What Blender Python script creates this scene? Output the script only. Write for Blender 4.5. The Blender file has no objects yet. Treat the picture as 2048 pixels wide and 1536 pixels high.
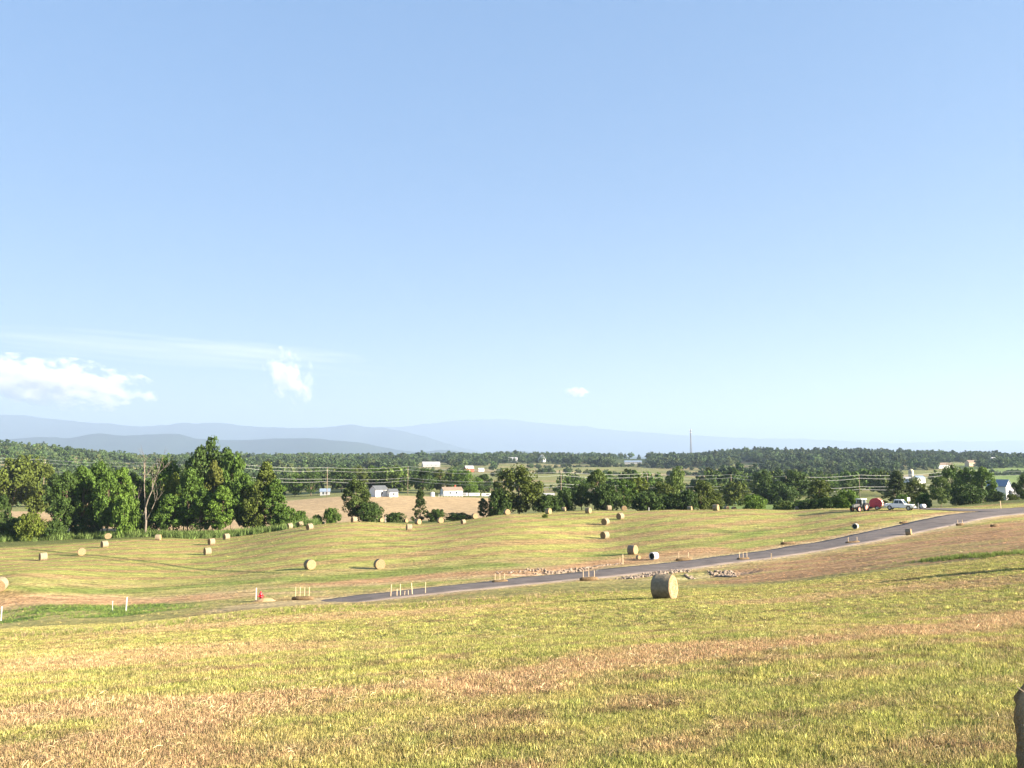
import bpy, bmesh, math, random
import numpy as np
from mathutils import Vector, Matrix

random.seed(7)
RNG = np.random.default_rng(7)
SC = bpy.context.scene
COL = SC.collection
R = math.radians

# ------------------------------------------------------------------ camera
CZ = 22.0                       # eye height above the valley floor datum
FPX = 1600.0                    # focal length in photo pixels (2048 wide)
PITCH = math.atan(157 / FPX)
cam_d = bpy.data.cameras.new('camera')
cam = bpy.data.objects.new('camera', cam_d)
COL.objects.link(cam)
cam.location = (0, 0, CZ)
cam.rotation_euler = (math.pi / 2 + PITCH, 0, 0)
cam_d.sensor_width = 36
cam_d.lens = 36 * FPX / 2048
cam_d.clip_start = 0.1
cam_d.clip_end = 300000
SC.camera = cam

# ------------------------------------------------------------------ sky, sun, exposure
SUN_EL, SUN_AZ = 17.0, 109.0    # azimuth clockwise from the view direction (+Y)
world = bpy.data.worlds.new('World')
SC.world = world
world.use_nodes = True
wn = world.node_tree
wn.nodes.clear()
wo = wn.nodes.new('ShaderNodeOutputWorld')
bg = wn.nodes.new('ShaderNodeBackground')
sky = wn.nodes.new('ShaderNodeTexSky')
sky.sky_type = 'NISHITA'
sky.sun_disc = False
sky.sun_elevation = R(SUN_EL)
sky.sun_rotation = R(SUN_AZ)
sky.altitude = 1500
sky.air_density = 1.15
sky.dust_density = 0.0
sky.ozone_density = 4.0
bg.inputs['Strength'].default_value = 0.077
tone = wn.nodes.new('ShaderNodeGamma')            # a camera-like shoulder on the sky's range
tone.inputs['Gamma'].default_value = 0.3
hsv = wn.nodes.new('ShaderNodeHueSaturation')
hsv.inputs['Saturation'].default_value = 2.05
hsv.inputs['Hue'].default_value = 0.516
wn.links.new(sky.outputs[0], tone.inputs[0])
wn.links.new(tone.outputs[0], hsv.inputs['Color'])
wn.links.new(hsv.outputs[0], bg.inputs[0])
wn.links.new(bg.outputs[0], wo.inputs[0])

sun_d = bpy.data.lights.new('sun', 'SUN')
sun = bpy.data.objects.new('sun', sun_d)
COL.objects.link(sun)
sun_d.energy = 5.0
sun_d.angle = R(0.5)
sun_d.color = (1.0, 0.86, 0.68)
sv = Vector((math.sin(R(SUN_AZ)) * math.cos(R(SUN_EL)), math.cos(R(SUN_AZ)) * math.cos(R(SUN_EL)), math.sin(R(SUN_EL))))
sun.rotation_euler = (-sv).to_track_quat('-Z', 'Y').to_euler()
sun.location = (60, -20, 80)

SC.view_settings.view_transform = 'Standard'
SC.view_settings.look = 'None'
SC.view_settings.gamma = 1
SC.view_settings.use_curve_mapping = False
SC.view_settings.exposure = 2.9
SC.render.engine = 'CYCLES'
SC.cycles.use_denoising = True
SC.cycles.max_bounces = 6
SC.cycles.diffuse_bounces = 3
SC.cycles.glossy_bounces = 2
SC.cycles.transmission_bounces = 3
SC.cycles.transparent_max_bounces = 8
SC.cycles.volume_bounces = 3
SC.cycles.caustics_reflective = False
SC.cycles.caustics_refractive = False

# ------------------------------------------------------------------ noise helpers
def _hash(ix, iy, seed):
    n = (ix.astype(np.int64) * 374761393 + iy.astype(np.int64) * 668265263 + seed * 974634777) & 0x7fffffff
    n = ((n ^ (n >> 13)) * 1274126177) & 0x7fffffff
    n = n ^ (n >> 16)
    return (n & 0xffff) / 65535.0

def vnoise(x, y, seed=0):
    x = np.asarray(x, float); y = np.asarray(y, float)
    ix = np.floor(x); iy = np.floor(y)
    fx = x - ix; fy = y - iy
    fx = fx * fx * (3 - 2 * fx); fy = fy * fy * (3 - 2 * fy)
    a = _hash(ix, iy, seed); b = _hash(ix + 1, iy, seed)
    c = _hash(ix, iy + 1, seed); d = _hash(ix + 1, iy + 1, seed)
    return (a * (1 - fx) + b * fx) * (1 - fy) + (c * (1 - fx) + d * fx) * fy

def fbm(x, y, seed=0, oct=4):
    s = 0; a = .5; t = 0
    for o in range(oct):
        s = s + a * vnoise(x * 2 ** o, y * 2 ** o, seed + o * 17)
        t += a; a *= .5
    return s / t

def sstep(a, b, x):
    t = np.clip((np.asarray(x, float) - a) / (b - a), 0, 1)
    return t * t * (3 - 2 * t)

# ------------------------------------------------------------------ terrain height
cp, sp = math.cos(PITCH), math.sin(PITCH)
def ray(px, row):
    X = (px - 1024) / FPX; Y = (768 - row) / FPX
    d = np.array([X, cp - Y * sp, sp + Y * cp])
    return d / d[1]

SL, XS = 0.137, 0.04
def plane(x, y):
    return -1.9 - SL * y + XS * x

CTRL = [
    # edge of the hay field the camera stands in
    (1328, 1197, 49), (0, 1262, 58), (600, 1216, 62), (1024, 1196, 62), (1500, 1178, 62), (1800, 1145, 62), (2048, 1115, 62), (2300, 1090, 62),
    (0, 1300, 42), (600, 1255, 40), (1024, 1240, 36), (2048, 1200, 32), (1700, 1200, 40), (-300, 1300, 50),
    # the new road
    (640, 1204, 80), (800, 1190, 84), (1000, 1169, 90), (1178, 1151, 96), (1330, 1135, 103), (1500, 1114, 112), (1700, 1083, 125),
    (1830, 1058, 137), (1900, 1041, 147), (1960, 1030, 156), (2048, 1023, 163), (2250, 1012, 175),
    (2048, 1075, 95), (1850, 1098, 95), (1600, 1133, 90),
    # low ground by the swale at the left
    (250, 1222, 85), (0, 1240, 85), (0, 1205, 96), (300, 1196, 96), (-300, 1240, 90),
    # hay field beyond the road
    (620, 1138, 119), (758, 1138, 118), (1266, 1108, 126), (415, 1110, 160), (85, 1123, 150), (1210, 1075, 160), (1241, 1038, 186),
    (707, 1044, 203), (818, 1061, 186), (1432, 1021, 197), (1178, 1026, 202), (215, 1078, 205), (209, 1096, 174), (8, 1169, 98),
    (1000, 1090, 140), (1500, 1060, 155), (1600, 1035, 175), (1330, 1019, 207), (1000, 1029, 210), (600, 1053, 208), (300, 1072, 210),
    (0, 1086, 202), (-300, 1100, 200), (1800, 1019, 173), (1650, 1017, 187), (1500, 1018, 197), (2000, 1005, 195), (2048, 998, 202), (2300, 990, 210),
    # behind the crest
    (1330, 1028, 240), (1000, 1038, 245), (600, 1060, 240), (300, 1070, 240), (0, 1078, 235), (1650, 1024, 225), (1500, 1024, 235), (2048, 1006, 240),
    (1800, 1022, 215),
    # valley fields
    (50, 1046, 300), (50, 1026, 400), (300, 1046, 300), (300, 1020, 420), (800, 1036, 310), (700, 995, 425), (950, 995, 435), (800, 1012, 365), (1450, 1013, 320), (1600, 1004, 370), (1300, 1000, 400),
    (1800, 1000, 400), (2000, 985, 430), (2300, 985, 430),
    (1024, 984, 600), (300, 985, 650), (-200, 985, 650), (1700, 975, 650), (1400, 980, 650),
    (1100, 951, 1000), (1200, 942, 1250), (1050, 931, 1500), (1300, 928, 1650), (700, 955, 1000), (300, 955, 1000), (1450, 935, 1400), (1600, 955, 1000),
    (1980, 963, 720), (2000, 941, 1150), (2300, 950, 1000), (1750, 962, 800),
    # wooded ridges
    (1500, 909, 2000), (1700, 909, 1950), (1900, 915, 1750), (2048, 922, 1700), (1280, 918, 2050), (600, 919, 2200), (800, 920, 2400), (1000, 916, 2500), (1150, 918, 2400),
    (0, 900, 1400), (150, 911, 1500), (225, 926, 1750), (330, 922, 2100), (480, 920, 2150), (-300, 895, 1400), (2300, 922, 1700), (0, 935, 1000), (-300, 935, 950),
    (0, 945, 2300), (300, 935, 3000), (600, 935, 3300), (1100, 935, 3500), (1500, 935, 2900), (2048, 938, 2700), (-300, 945, 2500), (2300, 938, 2700),
    (-300, 928, 6000), (600, 928, 6000), (1400, 928, 6000), (2300, 928, 6000), (-300, 926, 9500), (1024, 926, 9500), (2300, 926, 9500),
]
_u, _v, _t = [], [], []
UK = 3.2
for px, row, Y in CTRL:
    d = ray(px, row)
    x, y, z = d[0] * Y, Y, d[2] * Y
    r = math.hypot(x, y)
    _u.append(math.atan2(x, y) * UK); _v.append(math.log(r)); _t.append(z / r - plane(x, y) / r)
for Y in (2, 4, 8, 14, 22):
    for px in (-200, 500, 1024, 1550, 2248):
        x = (px - 1024) / FPX * Y
        _u.append(math.atan2(x, Y) * UK); _v.append(math.log(math.hypot(x, Y))); _t.append(0.0)
_P = np.stack([_u, _v], 1); _T = np.array(_t)
def _k(d2):
    return np.where(d2 > 1e-12, .5 * d2 * np.log(d2 + 1e-12), 0)
_n = len(_P)
_D2 = ((_P[:, None] - _P[None]) ** 2).sum(-1)
_A = np.zeros((_n + 3, _n + 3))
_A[:_n, :_n] = _k(_D2) + np.eye(_n) * 0.004
_A[:_n, _n] = 1; _A[:_n, _n + 1:] = _P
_A[_n, :_n] = 1; _A[_n + 1:, :_n] = _P.T
_W = np.linalg.solve(_A, np.concatenate([_T, [0, 0, 0]]))

def _tps(u, v):
    out = np.empty(u.shape)
    f = u.ravel(); g = v.ravel(); o = out.ravel()
    for s in range(0, f.size, 20000):
        a = f[s:s + 20000, None]; b = g[s:s + 20000, None]
        o[s:s + 20000] = _k((a - _P[:, 0]) ** 2 + (b - _P[:, 1]) ** 2) @ _W[:_n] + _W[_n] + a[:, 0] * _W[_n + 1] + b[:, 0] * _W[_n + 2]
    return o.reshape(u.shape)

DIPS = []        # (x, y, half length, half width, angle, depth)
def H0(x, y):
    x = np.asarray(x, float); y = np.asarray(y, float)
    r = np.hypot(x, y) + 1e-6; th = np.arctan2(x, y)
    lim = R(42)
    def ev(tc, rr):
        v = np.log(np.clip(rr, 2.0, 9500.0))
        return plane(rr * np.sin(tc), rr * np.cos(tc)) + rr * _tps(tc * UK, v)
    z = ev(np.clip(th, -lim, lim), r)
    w = sstep(R(60), R(180), np.abs(th))
    if np.any(w > 0):
        m = w > 0
        zb = .5 * (ev(np.full(r[m].shape, -lim), r[m]) + ev(np.full(r[m].shape, lim), r[m]))
        z[m] = z[m] * (1 - w[m]) + zb * w[m]
    w = sstep(2.0, 6.0, r)
    z = (plane(x, y)) * (1 - w) + z * w
    return z + CZ

def H(x, y):
    x = np.atleast_1d(np.asarray(x, float)); y = np.atleast_1d(np.asarray(y, float))
    r = np.hypot(x, y)
    z = H0(x, y)
    z = z + (fbm(x / 7, y / 7, 3, 3) - .5) * .22 * sstep(4, 25, r) * (1 - sstep(150, 260, r))
    z = z + (fbm(x / 60, y / 60, 5, 3) - .5) * 6 * sstep(600, 1400, r)
    for (dx, dy, a, b, ang, dep) in DIPS:
        ca, sa = math.cos(ang), math.sin(ang)
        p = (x - dx) * ca + (y - dy) * sa; q = -(x - dx) * sa + (y - dy) * ca
        z = z - dep * np.exp(-(p / a) ** 4 - (q / b) ** 2)
    return z

def h1(x, y):
    return float(H(x, y)[0])

_YS = np.geomspace(3, 3000, 1400)
def gp(px, row):
    """ground point seen at a photo pixel"""
    d = ray(px, row)
    z = CZ + d[2] * _YS
    g = H(d[0] * _YS, _YS)
    k = np.where(z < g)[0]
    if not len(k):
        return d[0] * 1000, 1000.0
    i = max(k[0], 1)
    a, b = z[i - 1] - g[i - 1], z[i] - g[i]
    t = a / (a - b) if a != b else 0
    Y = _YS[i - 1] + (_YS[i] - _YS[i - 1]) * min(max(t, 0), 1)
    return d[0] * Y, Y

def pos(px, Y, dz=0.0):
    """ground point in photo column px at forward distance Y"""
    x = (px - 1024) / FPX * Y
    for _ in range(3):
        z = h1(x, Y) - CZ
        x = (px - 1024) / FPX * (Y * cp + z * sp)
    return Vector((x, Y, h1(x, Y) + dz))

# ------------------------------------------------------------------ object helpers
def link(o, parent=None):
    COL.objects.link(o)
    if parent is not None:
        o.parent = parent
    return o

def tag(o, label=None, cat=None, group=None, kind=None):
    if label: o['label'] = label
    if cat: o['category'] = cat
    if group: o['group'] = group
    if kind: o['kind'] = kind
    return o

def empty(name, loc, rz=0.0, label=None, cat=None, group=None, scale=1.0):
    o = bpy.data.objects.new(name, None)
    o.empty_display_size = 0.3
    o.location = loc; o.rotation_euler = (0, 0, rz)
    if scale != 1.0: o.scale = (scale,) * 3
    link(o)
    return tag(o, label, cat, group)

class MB:
    """collects verts and faces for one mesh object"""
    def __init__(s): s.v = []; s.f = []; s.m = []; s.sm = []
    def add(s, vs, fs, mat=0, smooth=False):
        b = len(s.v); s.v += [tuple(v) for v in vs]
        for f in fs:
            s.f.append(tuple(b + i for i in f)); s.m.append(mat); s.sm.append(smooth)
        return s
    def box(s, c, d, rz=0.0, mat=0, tilt=None):
        x, y, z = [k / 2 for k in d]
        M = Matrix.Rotation(rz, 3, 'Z')
        if tilt is not None: M = M @ tilt
        vs = [Vector(c) + M @ Vector((a * x, b * y, e * z)) for e in (-1, 1) for a, b in ((-1, -1), (1, -1), (1, 1), (-1, 1))]
        return s.add(vs, [(3, 2, 1, 0), (4, 5, 6, 7), (0, 1, 5, 4), (1, 2, 6, 5), (2, 3, 7, 6), (3, 0, 4, 7)], mat)
    def tube(s, pts, rad, n=8, cap=True, mat=0, smooth=True):
        pts = [Vector(p) for p in pts]
        if not isinstance(rad, (list, tuple)): rad = [rad] * len(pts)
        vs = []; fs = []
        for i, p in enumerate(pts):
            t = (pts[min(i + 1, len(pts) - 1)] - pts[max(i - 1, 0)]).normalized()
            up = Vector((0, 0, 1)) if abs(t.z) < .9 else Vector((1, 0, 0))
            a = t.cross(up).normalized(); b = t.cross(a).normalized()
            for k in range(n):
                w = 2 * math.pi * k / n
                vs.append(p + (a * math.cos(w) + b * math.sin(w)) * rad[i])
        for i in range(len(pts) - 1):
            for k in range(n):
                fs.append((i * n + k, i * n + (k + 1) % n, (i + 1) * n + (k + 1) % n, (i + 1) * n + k))
        s.add(vs, fs, mat, smooth)
        if cap:
            b = len(s.v) - len(vs)
            s.f.append(tuple(b + k for k in range(n))[::-1]); s.m.append(mat); s.sm.append(False)
            s.f.append(tuple(b + (len(pts) - 1) * n + k for k in range(n))); s.m.append(mat); s.sm.append(False)
        return s
    def lathe(s, prof, axis='x', c=(0, 0, 0), n=20, mat=0, smooth=True):
        """profile of (along, radius)"""
        vs = []; fs = []
        for a, r in prof:
            for k in range(n):
                w = 2 * math.pi * k / n
                p, q = r * math.cos(w), r * math.sin(w)
                v = {'x': (a, p, q), 'y': (p, a, q), 'z': (p, q, a)}[axis]
                vs.append((c[0] + v[0], c[1] + v[1], c[2] + v[2]))
        for i in range(len(prof) - 1):
            for k in range(n):
                fs.append((i * n + k, i * n + (k + 1) % n, (i + 1) * n + (k + 1) % n, (i + 1) * n + k))
        return s.add(vs, fs, mat, smooth)
    def prism(s, poly, y0, y1, mat=0, bev=None):
        """polygon in xz extruded along y"""
        n = len(poly)
        vs = [(p[0], y0, p[1]) for p in poly] + [(p[0], y1, p[1]) for p in poly]
        fs = [tuple(range(n)), tuple(range(2 * n - 1, n - 1, -1))] + [(i, n + i, n + (i + 1) % n, (i + 1) % n) for i in range(n)]
        return s.add(vs, fs, mat)
    def mesh(s, name, mats, fixn=True):
        me = bpy.data.meshes.new(name)
        me.from_pydata(s.v, [], s.f)
        for m in (mats if isinstance(mats, (list, tuple)) else [mats]): me.materials.append(m)
        me.polygons.foreach_set('material_index', s.m)
        me.polygons.foreach_set('use_smooth', s.sm)
        if fixn:
            bm = bmesh.new(); bm.from_mesh(me); bmesh.ops.recalc_face_normals(bm, faces=bm.faces); bm.to_mesh(me); bm.free()
        me.update()
        return me
    def build(s, name, mats, parent=None, fixn=True):
        return link(bpy.data.objects.new(name, s.mesh(name, mats, fixn)), parent)

def np_mesh(name, verts, quads, mats, smooth=False):
    me = bpy.data.meshes.new(name)
    verts = np.asarray(verts, np.float32); quads = np.asarray(quads, np.int32)
    k = quads.shape[1]
    me.vertices.add(len(verts)); me.vertices.foreach_set('co', verts.ravel())
    me.loops.add(quads.size); me.loops.foreach_set('vertex_index', quads.ravel())
    me.polygons.add(len(quads))
    me.polygons.foreach_set('loop_start', np.arange(0, quads.size, k, dtype=np.int32))
    me.polygons.foreach_set('loop_total', np.full(len(quads), k, np.int32))
    for m in (mats if isinstance(mats, (list, tuple)) else [mats]): me.materials.append(m)
    me.polygons.foreach_set('use_smooth', np.full(len(quads), smooth))
    me.update(calc_edges=True)
    return me

# ------------------------------------------------------------------ materials
def mat(name, col, rough=.8, spec=.2, noise=0.0, nscale=5.0, bump=0.0, bscale=30.0, metal=0.0, coat=0.0):
    m = bpy.data.materials.new(name); m.use_nodes = True
    nt = m.node_tree; b = nt.nodes['Principled BSDF']
    b.inputs['Roughness'].default_value = rough
    b.inputs['Specular IOR Level'].default_value = spec
    b.inputs['Metallic'].default_value = metal
    b.inputs['Coat Weight'].default_value = coat
    b.inputs['Base Color'].default_value = (*col, 1)
    if noise or bump:
        tc = nt.nodes.new('ShaderNodeTexCoord')
    if noise:
        n = nt.nodes.new('ShaderNodeTexNoise'); n.inputs['Scale'].default_value = nscale; n.inputs['Detail'].default_value = 5
        nt.links.new(tc.outputs['Object'], n.inputs['Vector'])
        r = nt.nodes.new('ShaderNodeMapRange'); r.inputs[1].default_value = .3; r.inputs[2].default_value = .7
        r.inputs[3].default_value = 1 - noise; r.inputs[4].default_value = 1 + noise
        nt.links.new(n.outputs[0], r.inputs[0])
        mx = nt.nodes.new('ShaderNodeVectorMath'); mx.operation = 'SCALE'; mx.inputs[0].default_value = col
        nt.links.new(r.outputs[0], mx.inputs['Scale']); nt.links.new(mx.outputs[0], b.inputs['Base Color'])
    if bump:
        n = nt.nodes.new('ShaderNodeTexNoise'); n.inputs['Scale'].default_value = bscale; n.inputs['Detail'].default_value = 4
        nt.links.new(tc.outputs['Object'], n.inputs['Vector'])
        bp = nt.nodes.new('ShaderNodeBump'); bp.inputs['Strength'].default_value = bump; bp.inputs['Distance'].default_value = .05
        nt.links.new(n.outputs[0], bp.inputs['Height']); nt.links.new(bp.outputs[0], b.inputs['Normal'])
    return m

def leaf_mat(name, col, var=.45, transl=.25, inst=None):
    """foliage: tint from the object colour, or from a point attribute when scattered"""
    m = bpy.data.materials.new(name); m.use_nodes = True
    nt = m.node_tree; b = nt.nodes['Principled BSDF']; out = nt.nodes['Material Output']
    b.inputs['Roughness'].default_value = .65; b.inputs['Specular IOR Level'].default_value = .15
    g = nt.nodes.new('ShaderNodeNewGeometry')
    r = nt.nodes.new('ShaderNodeMapRange'); r.inputs[3].default_value = 1 - var; r.inputs[4].default_value = 1 + var
    nt.links.new(g.outputs['Random Per Island'], r.inputs[0])
    mx = nt.nodes.new('ShaderNodeVectorMath'); mx.operation = 'SCALE'
    if inst:
        a = nt.nodes.new('ShaderNodeAttribute'); a.attribute_type = 'INSTANCER'; a.attribute_name = inst
        nt.links.new(a.outputs['Color'], mx.inputs[0])
    else:
        oi = nt.nodes.new('ShaderNodeObjectInfo')
        mu = nt.nodes.new('ShaderNodeVectorMath'); mu.operation = 'MULTIPLY'; mu.inputs[1].default_value = col
        nt.links.new(oi.outputs['Color'], mu.inputs[0]); nt.links.new(mu.outputs[0], mx.inputs[0])
    nt.links.new(r.outputs[0], mx.inputs['Scale'])
    nt.links.new(mx.outputs[0], b.inputs['Base Color'])
    t = nt.nodes.new('ShaderNodeBsdfTranslucent'); nt.links.new(mx.outputs[0], t.inputs['Color'])
    ms = nt.nodes.new('ShaderNodeMixShader'); ms.inputs[0].default_value = transl
    nt.links.new(b.outputs[0], ms.inputs[1]); nt.links.new(t.outputs[0], ms.inputs[2]); nt.links.new(ms.outputs[0], out.inputs['Surface'])
    return m

M = {}
M['bark'] = mat('bark', (.16, .12, .085), .9, .1, .35, 3, .4, 12)
M['dead_wood'] = mat('dead_wood', (.17, .145, .12), .9, .1, .25, 3)
M['leaf'] = leaf_mat('leaf', (.068, .100, .024), .38)
M['leaf_inst'] = leaf_mat('leaf_scattered', (1, 1, 1), .25, .2, 'tint')
M['grass_inst'] = leaf_mat('grass_scattered', (1, 1, 1), .55, .3, 'tint')
M['hay'] = mat('hay_wrap', (.225, .185, .125), .9, .1, .22, 6, .5, 25)
M['hay_end'] = mat('hay_end', (.27, .195, .11), .95, .05, .3, 9, .7, 30)
def hay_rings(m):
    nt = m.node_tree; b = nt.nodes['Principled BSDF']; src = b.inputs['Base Color'].links[0].from_socket
    tc = nt.nodes.new('ShaderNodeTexCoord'); mp = nt.nodes.new('ShaderNodeMapping'); mp.inputs['Location'].default_value = (0, 0, -.68)
    nt.links.new(tc.outputs['Object'], mp.inputs[0])
    w = nt.nodes.new('ShaderNodeTexWave'); w.wave_type = 'RINGS'; w.rings_direction = 'X'; w.inputs['Scale'].default_value = 3.2; w.inputs['Distortion'].default_value = 3.5; w.inputs['Detail'].default_value = 3
    nt.links.new(mp.outputs[0], w.inputs['Vector'])
    r = nt.nodes.new('ShaderNodeMapRange'); r.inputs[3].default_value = .62; r.inputs[4].default_value = 1.2; nt.links.new(w.outputs['Fac'], r.inputs[0])
    v = nt.nodes.new('ShaderNodeVectorMath'); v.operation = 'SCALE'; nt.links.new(src, v.inputs[0]); nt.links.new(r.outputs[0], v.inputs['Scale']); nt.links.new(v.outputs[0], b.inputs['Base Color'])
hay_rings(M['hay_end'])
M['asphalt'] = mat('asphalt', (.135, .113, .100), .85, .25, .26, .45, .4, 40)
M['white_paint'] = mat('white_paint', (.66, .66, .65), .5, .3, .05, 2)
M['truck_paint'] = mat('truck_paint', (.80, .81, .83), .25, .5, coat=.6)
M['glass'] = mat('dark_glass', (.03, .045, .055), .06, .6)
M['rubber'] = mat('rubber', (.022, .022, .024), .85, .2)
M['steel'] = mat('steel', (.45, .46, .47), .4, .5, metal=.8)
M['red_paint'] = mat('red_paint', (.42, .035, .055), .4, .4, .1, 3)
M['pale_red'] = mat('sunlit_red', (.55, .22, .17), .6, .3, .1, 3)  # machine red paled in its colour to look sunlit: rims, tailgate
M['dark_iron'] = mat('dark_iron', (.035, .033, .035), .6, .3)
M['white_cab'] = mat('white_cab', (.72, .73, .70), .4, .4)
M['stake'] = mat('stake_wood', (.62, .47, .30), .8, .1, .15, 8)
M['pvc'] = mat('white_plastic', (.52, .52, .50), .4, .4)
M['wattle'] = mat('wattle_straw', (.15, .105, .06), .95, .05, .35, 8, .6, 30)
M['hydrant'] = mat('hydrant_red', (.55, .02, .035), .35, .5)
M['concrete'] = mat('concrete', (.36, .34, .30), .85, .2, .12, 4)
M['stone'] = mat('riprap_stone', (.235, .185, .14), .9, .15, .3, 1.3)
M['pole'] = mat('utility_pole_wood', (.22, .17, .13), .9, .1, .2, 3)
M['wire'] = mat('wire', (.62, .64, .60), .35, .5)
M['tower'] = mat('tower_steel', (.13, .135, .145), .5, .4)
M['roof_grey'] = mat('roof_grey', (.30, .30, .31), .6, .3, .1, 1)
M['roof_dark'] = mat('roof_dark', (.09, .10, .11), .8, .2, .1, 1)
M['roof_brown'] = mat('roof_brown', (.22, .17, .13), .8, .2, .15, 1)
M['roof_light'] = mat('roof_light', (.36, .36, .37), .45, .4, .06, 1)
M['roof_blue'] = mat('roof_blue', (.17, .22, .29), .45, .4, .06, 1)
M['brick_red'] = mat('brick_red', (.30, .08, .05), .9, .1, .1, 1)
M['tan_wall'] = mat('tan_wall', (.56, .42, .28), .85, .1, .06, 1)
M['grey_wall'] = mat('grey_wall', (.26, .27, .28), .8, .2, .06, 1)

# ------------------------------------------------------------------ ground colours
GREEN = np.array([.245, .262, .072]); LUSH = np.array([.095, .15, .032]); DRY = np.array([.37, .25, .14])
SOIL = np.array([.34, .205, .108]); STRAW = np.array([.44, .34, .19]); TAN = np.array([.37, .27, .155])
PAST = np.array([.18, .19, .075]); DARKSOIL = np.array([.15, .095, .055]); GRAVEL_SHADE = np.array([.17, .155, .15]); DEEP = np.array([.055, .075, .025])
MEADOW = np.array([.15, .21, .065])

def polyline(pts): return np.array([gp(*p) for p in pts])
def seg_dist(x, y, L):
    best = np.full(x.shape, 1e9)
    for (a, b), (c, d) in zip(L[:-1], L[1:]):
        vx, vy = c - a, d - b
        t = np.clip(((x - a) * vx + (y - b) * vy) / (vx * vx + vy * vy + 1e-9), 0, 1)
        best = np.minimum(best, np.hypot(x - a - t * vx, y - b - t * vy))
    return best
def in_poly(x, y, P):
    c = np.zeros(x.shape, bool); n = len(P)
    for i in range(n):
        x0, y0 = P[i]; x1, y1 = P[i - 1]
        with np.errstate(divide='ignore', invalid='ignore'):
            c ^= ((y0 > y) != (y1 > y)) & (x < (x1 - x0) * (y - y0) / (y1 - y0 + 1e-12) + x0)
    return c
def poly_soft(x, y, P, soft):
    """1 inside, fading across a border of the given width"""
    d = seg_dist(x, y, np.vstack([P, P[:1]]))
    ins = in_poly(x, y, P)
    return sstep(-soft, soft, np.where(ins, d, -d))

ROAD_L = [(560, 1211), (660, 1203), (800, 1190), (1000, 1169), (1178, 1151), (1330, 1135), (1500, 1114), (1700, 1083), (1830, 1057)]
ROADP = [gp(*p) for p in ROAD_L] + [tuple(pos(px, Y)[:2]) for px, Y in ((1905, 148), (1960, 157), (2048, 163), (2200, 172), (2420, 186))]
ROADP = np.array(ROADP)
def smooth_line(P, n=240):
    P = np.asarray(P, float)
    t = np.concatenate([[0], np.cumsum(np.hypot(*np.diff(P, axis=0).T))])
    tt = np.linspace(0, t[-1], n)
    out = np.stack([np.interp(tt, t, P[:, k]) for k in (0, 1)], 1)
    for _ in range(40):
        out[1:-1] = (out[:-2] + 2 * out[1:-1] + out[2:]) / 4
    return out
ROADC = smooth_line(ROADP)
RW = 4.5

# two roadside ditches at the culvert
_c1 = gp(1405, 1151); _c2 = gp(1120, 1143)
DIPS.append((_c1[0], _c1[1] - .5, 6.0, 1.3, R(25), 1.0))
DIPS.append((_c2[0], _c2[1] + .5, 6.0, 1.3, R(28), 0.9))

FEAT = dict(
    band1=polyline([(-100, 1452), (300, 1425), (620, 1400), (900, 1368), (1300, 1322), (1700, 1275), (2048, 1238), (2200, 1225)]),
    band2=polyline([(-100, 1345), (200, 1315), (450, 1295)]),
    band3=polyline([(-80, 1530), (250, 1522)]),
    band4=polyline([(300, 1262), (650, 1236), (1000, 1212)]),
    band5=polyline([(1500, 1205), (1800, 1178), (2048, 1160)]),
    weeds=polyline([(40, 1272), (220, 1262), (420, 1240), (600, 1222), (800, 1212), (1000, 1200), (1200, 1186)]),
    strip=polyline([(0, 1205), (200, 1200), (420, 1192), (620, 1180), (800, 1160), (1000, 1148), (1180, 1132), (1400, 1105)]),
    soil=polyline([(640, 1165), (900, 1150), (1100, 1140), (1280, 1115), (1420, 1098)]),
    ver=polyline([(560, 1180), (800, 1172), (1000, 1156)]),
    lush=polyline([(0, 1188), (250, 1182), (450, 1165), (640, 1158), (820, 1143), (1000, 1130)]),
    track=polyline([(60, 1098), (200, 1112), (330, 1128), (430, 1141), (560, 1146)]),
    track2=polyline([(100, 1108), (240, 1122), (400, 1146)]),
    pgreen=polyline([(1440, 1062), (1490, 1068), (1530, 1062)]),
    green_low=polyline([(1190, 1112), (1300, 1102), (1400, 1090), (1520, 1066)]),
    crack=polyline([(1650, 1186), (1850, 1178), (2060, 1168)]),
)
P_BROWN = np.array([gp(*p) for p in [(1360, 1170), (1440, 1142), (1560, 1122), (1700, 1102), (1860, 1074), (2000, 1045), (2160, 1030), (2160, 1100), (2000, 1113), (1800, 1133), (1620, 1155)]])
P_SWALE = np.array([gp(*p) for p in [(-60, 1226), (80, 1216), (180, 1211), (300, 1209), (400, 1214), (300, 1226), (150, 1236), (-60, 1252)]])
P_BARE = np.array([gp(*p) for p in [(-60, 1195), (250, 1194), (420, 1190), (500, 1196), (350, 1206), (170, 1212), (-60, 1220)]])
P_TAN = np.array([pos(px, Y)[:2] for px, Y in [(540, 270), (1010, 280), (1030, 432), (800, 440), (560, 440), (520, 330)]])
P_TAN2 = np.array([pos(px, Y)[:2] for px, Y in [(-400, 255), (540, 260), (520, 395), (200, 420), (-400, 420)]])
P_STRIP = np.array([pos(px, Y)[:2] for px, Y in [(1440, 255), (1640, 255), (1640, 380), (1440, 380)]])
_sd = polyline([(700, 1100), (1150, 1068)]); _sd = (_sd[1] - _sd[0]); _sd /= np.hypot(*_sd)

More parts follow.
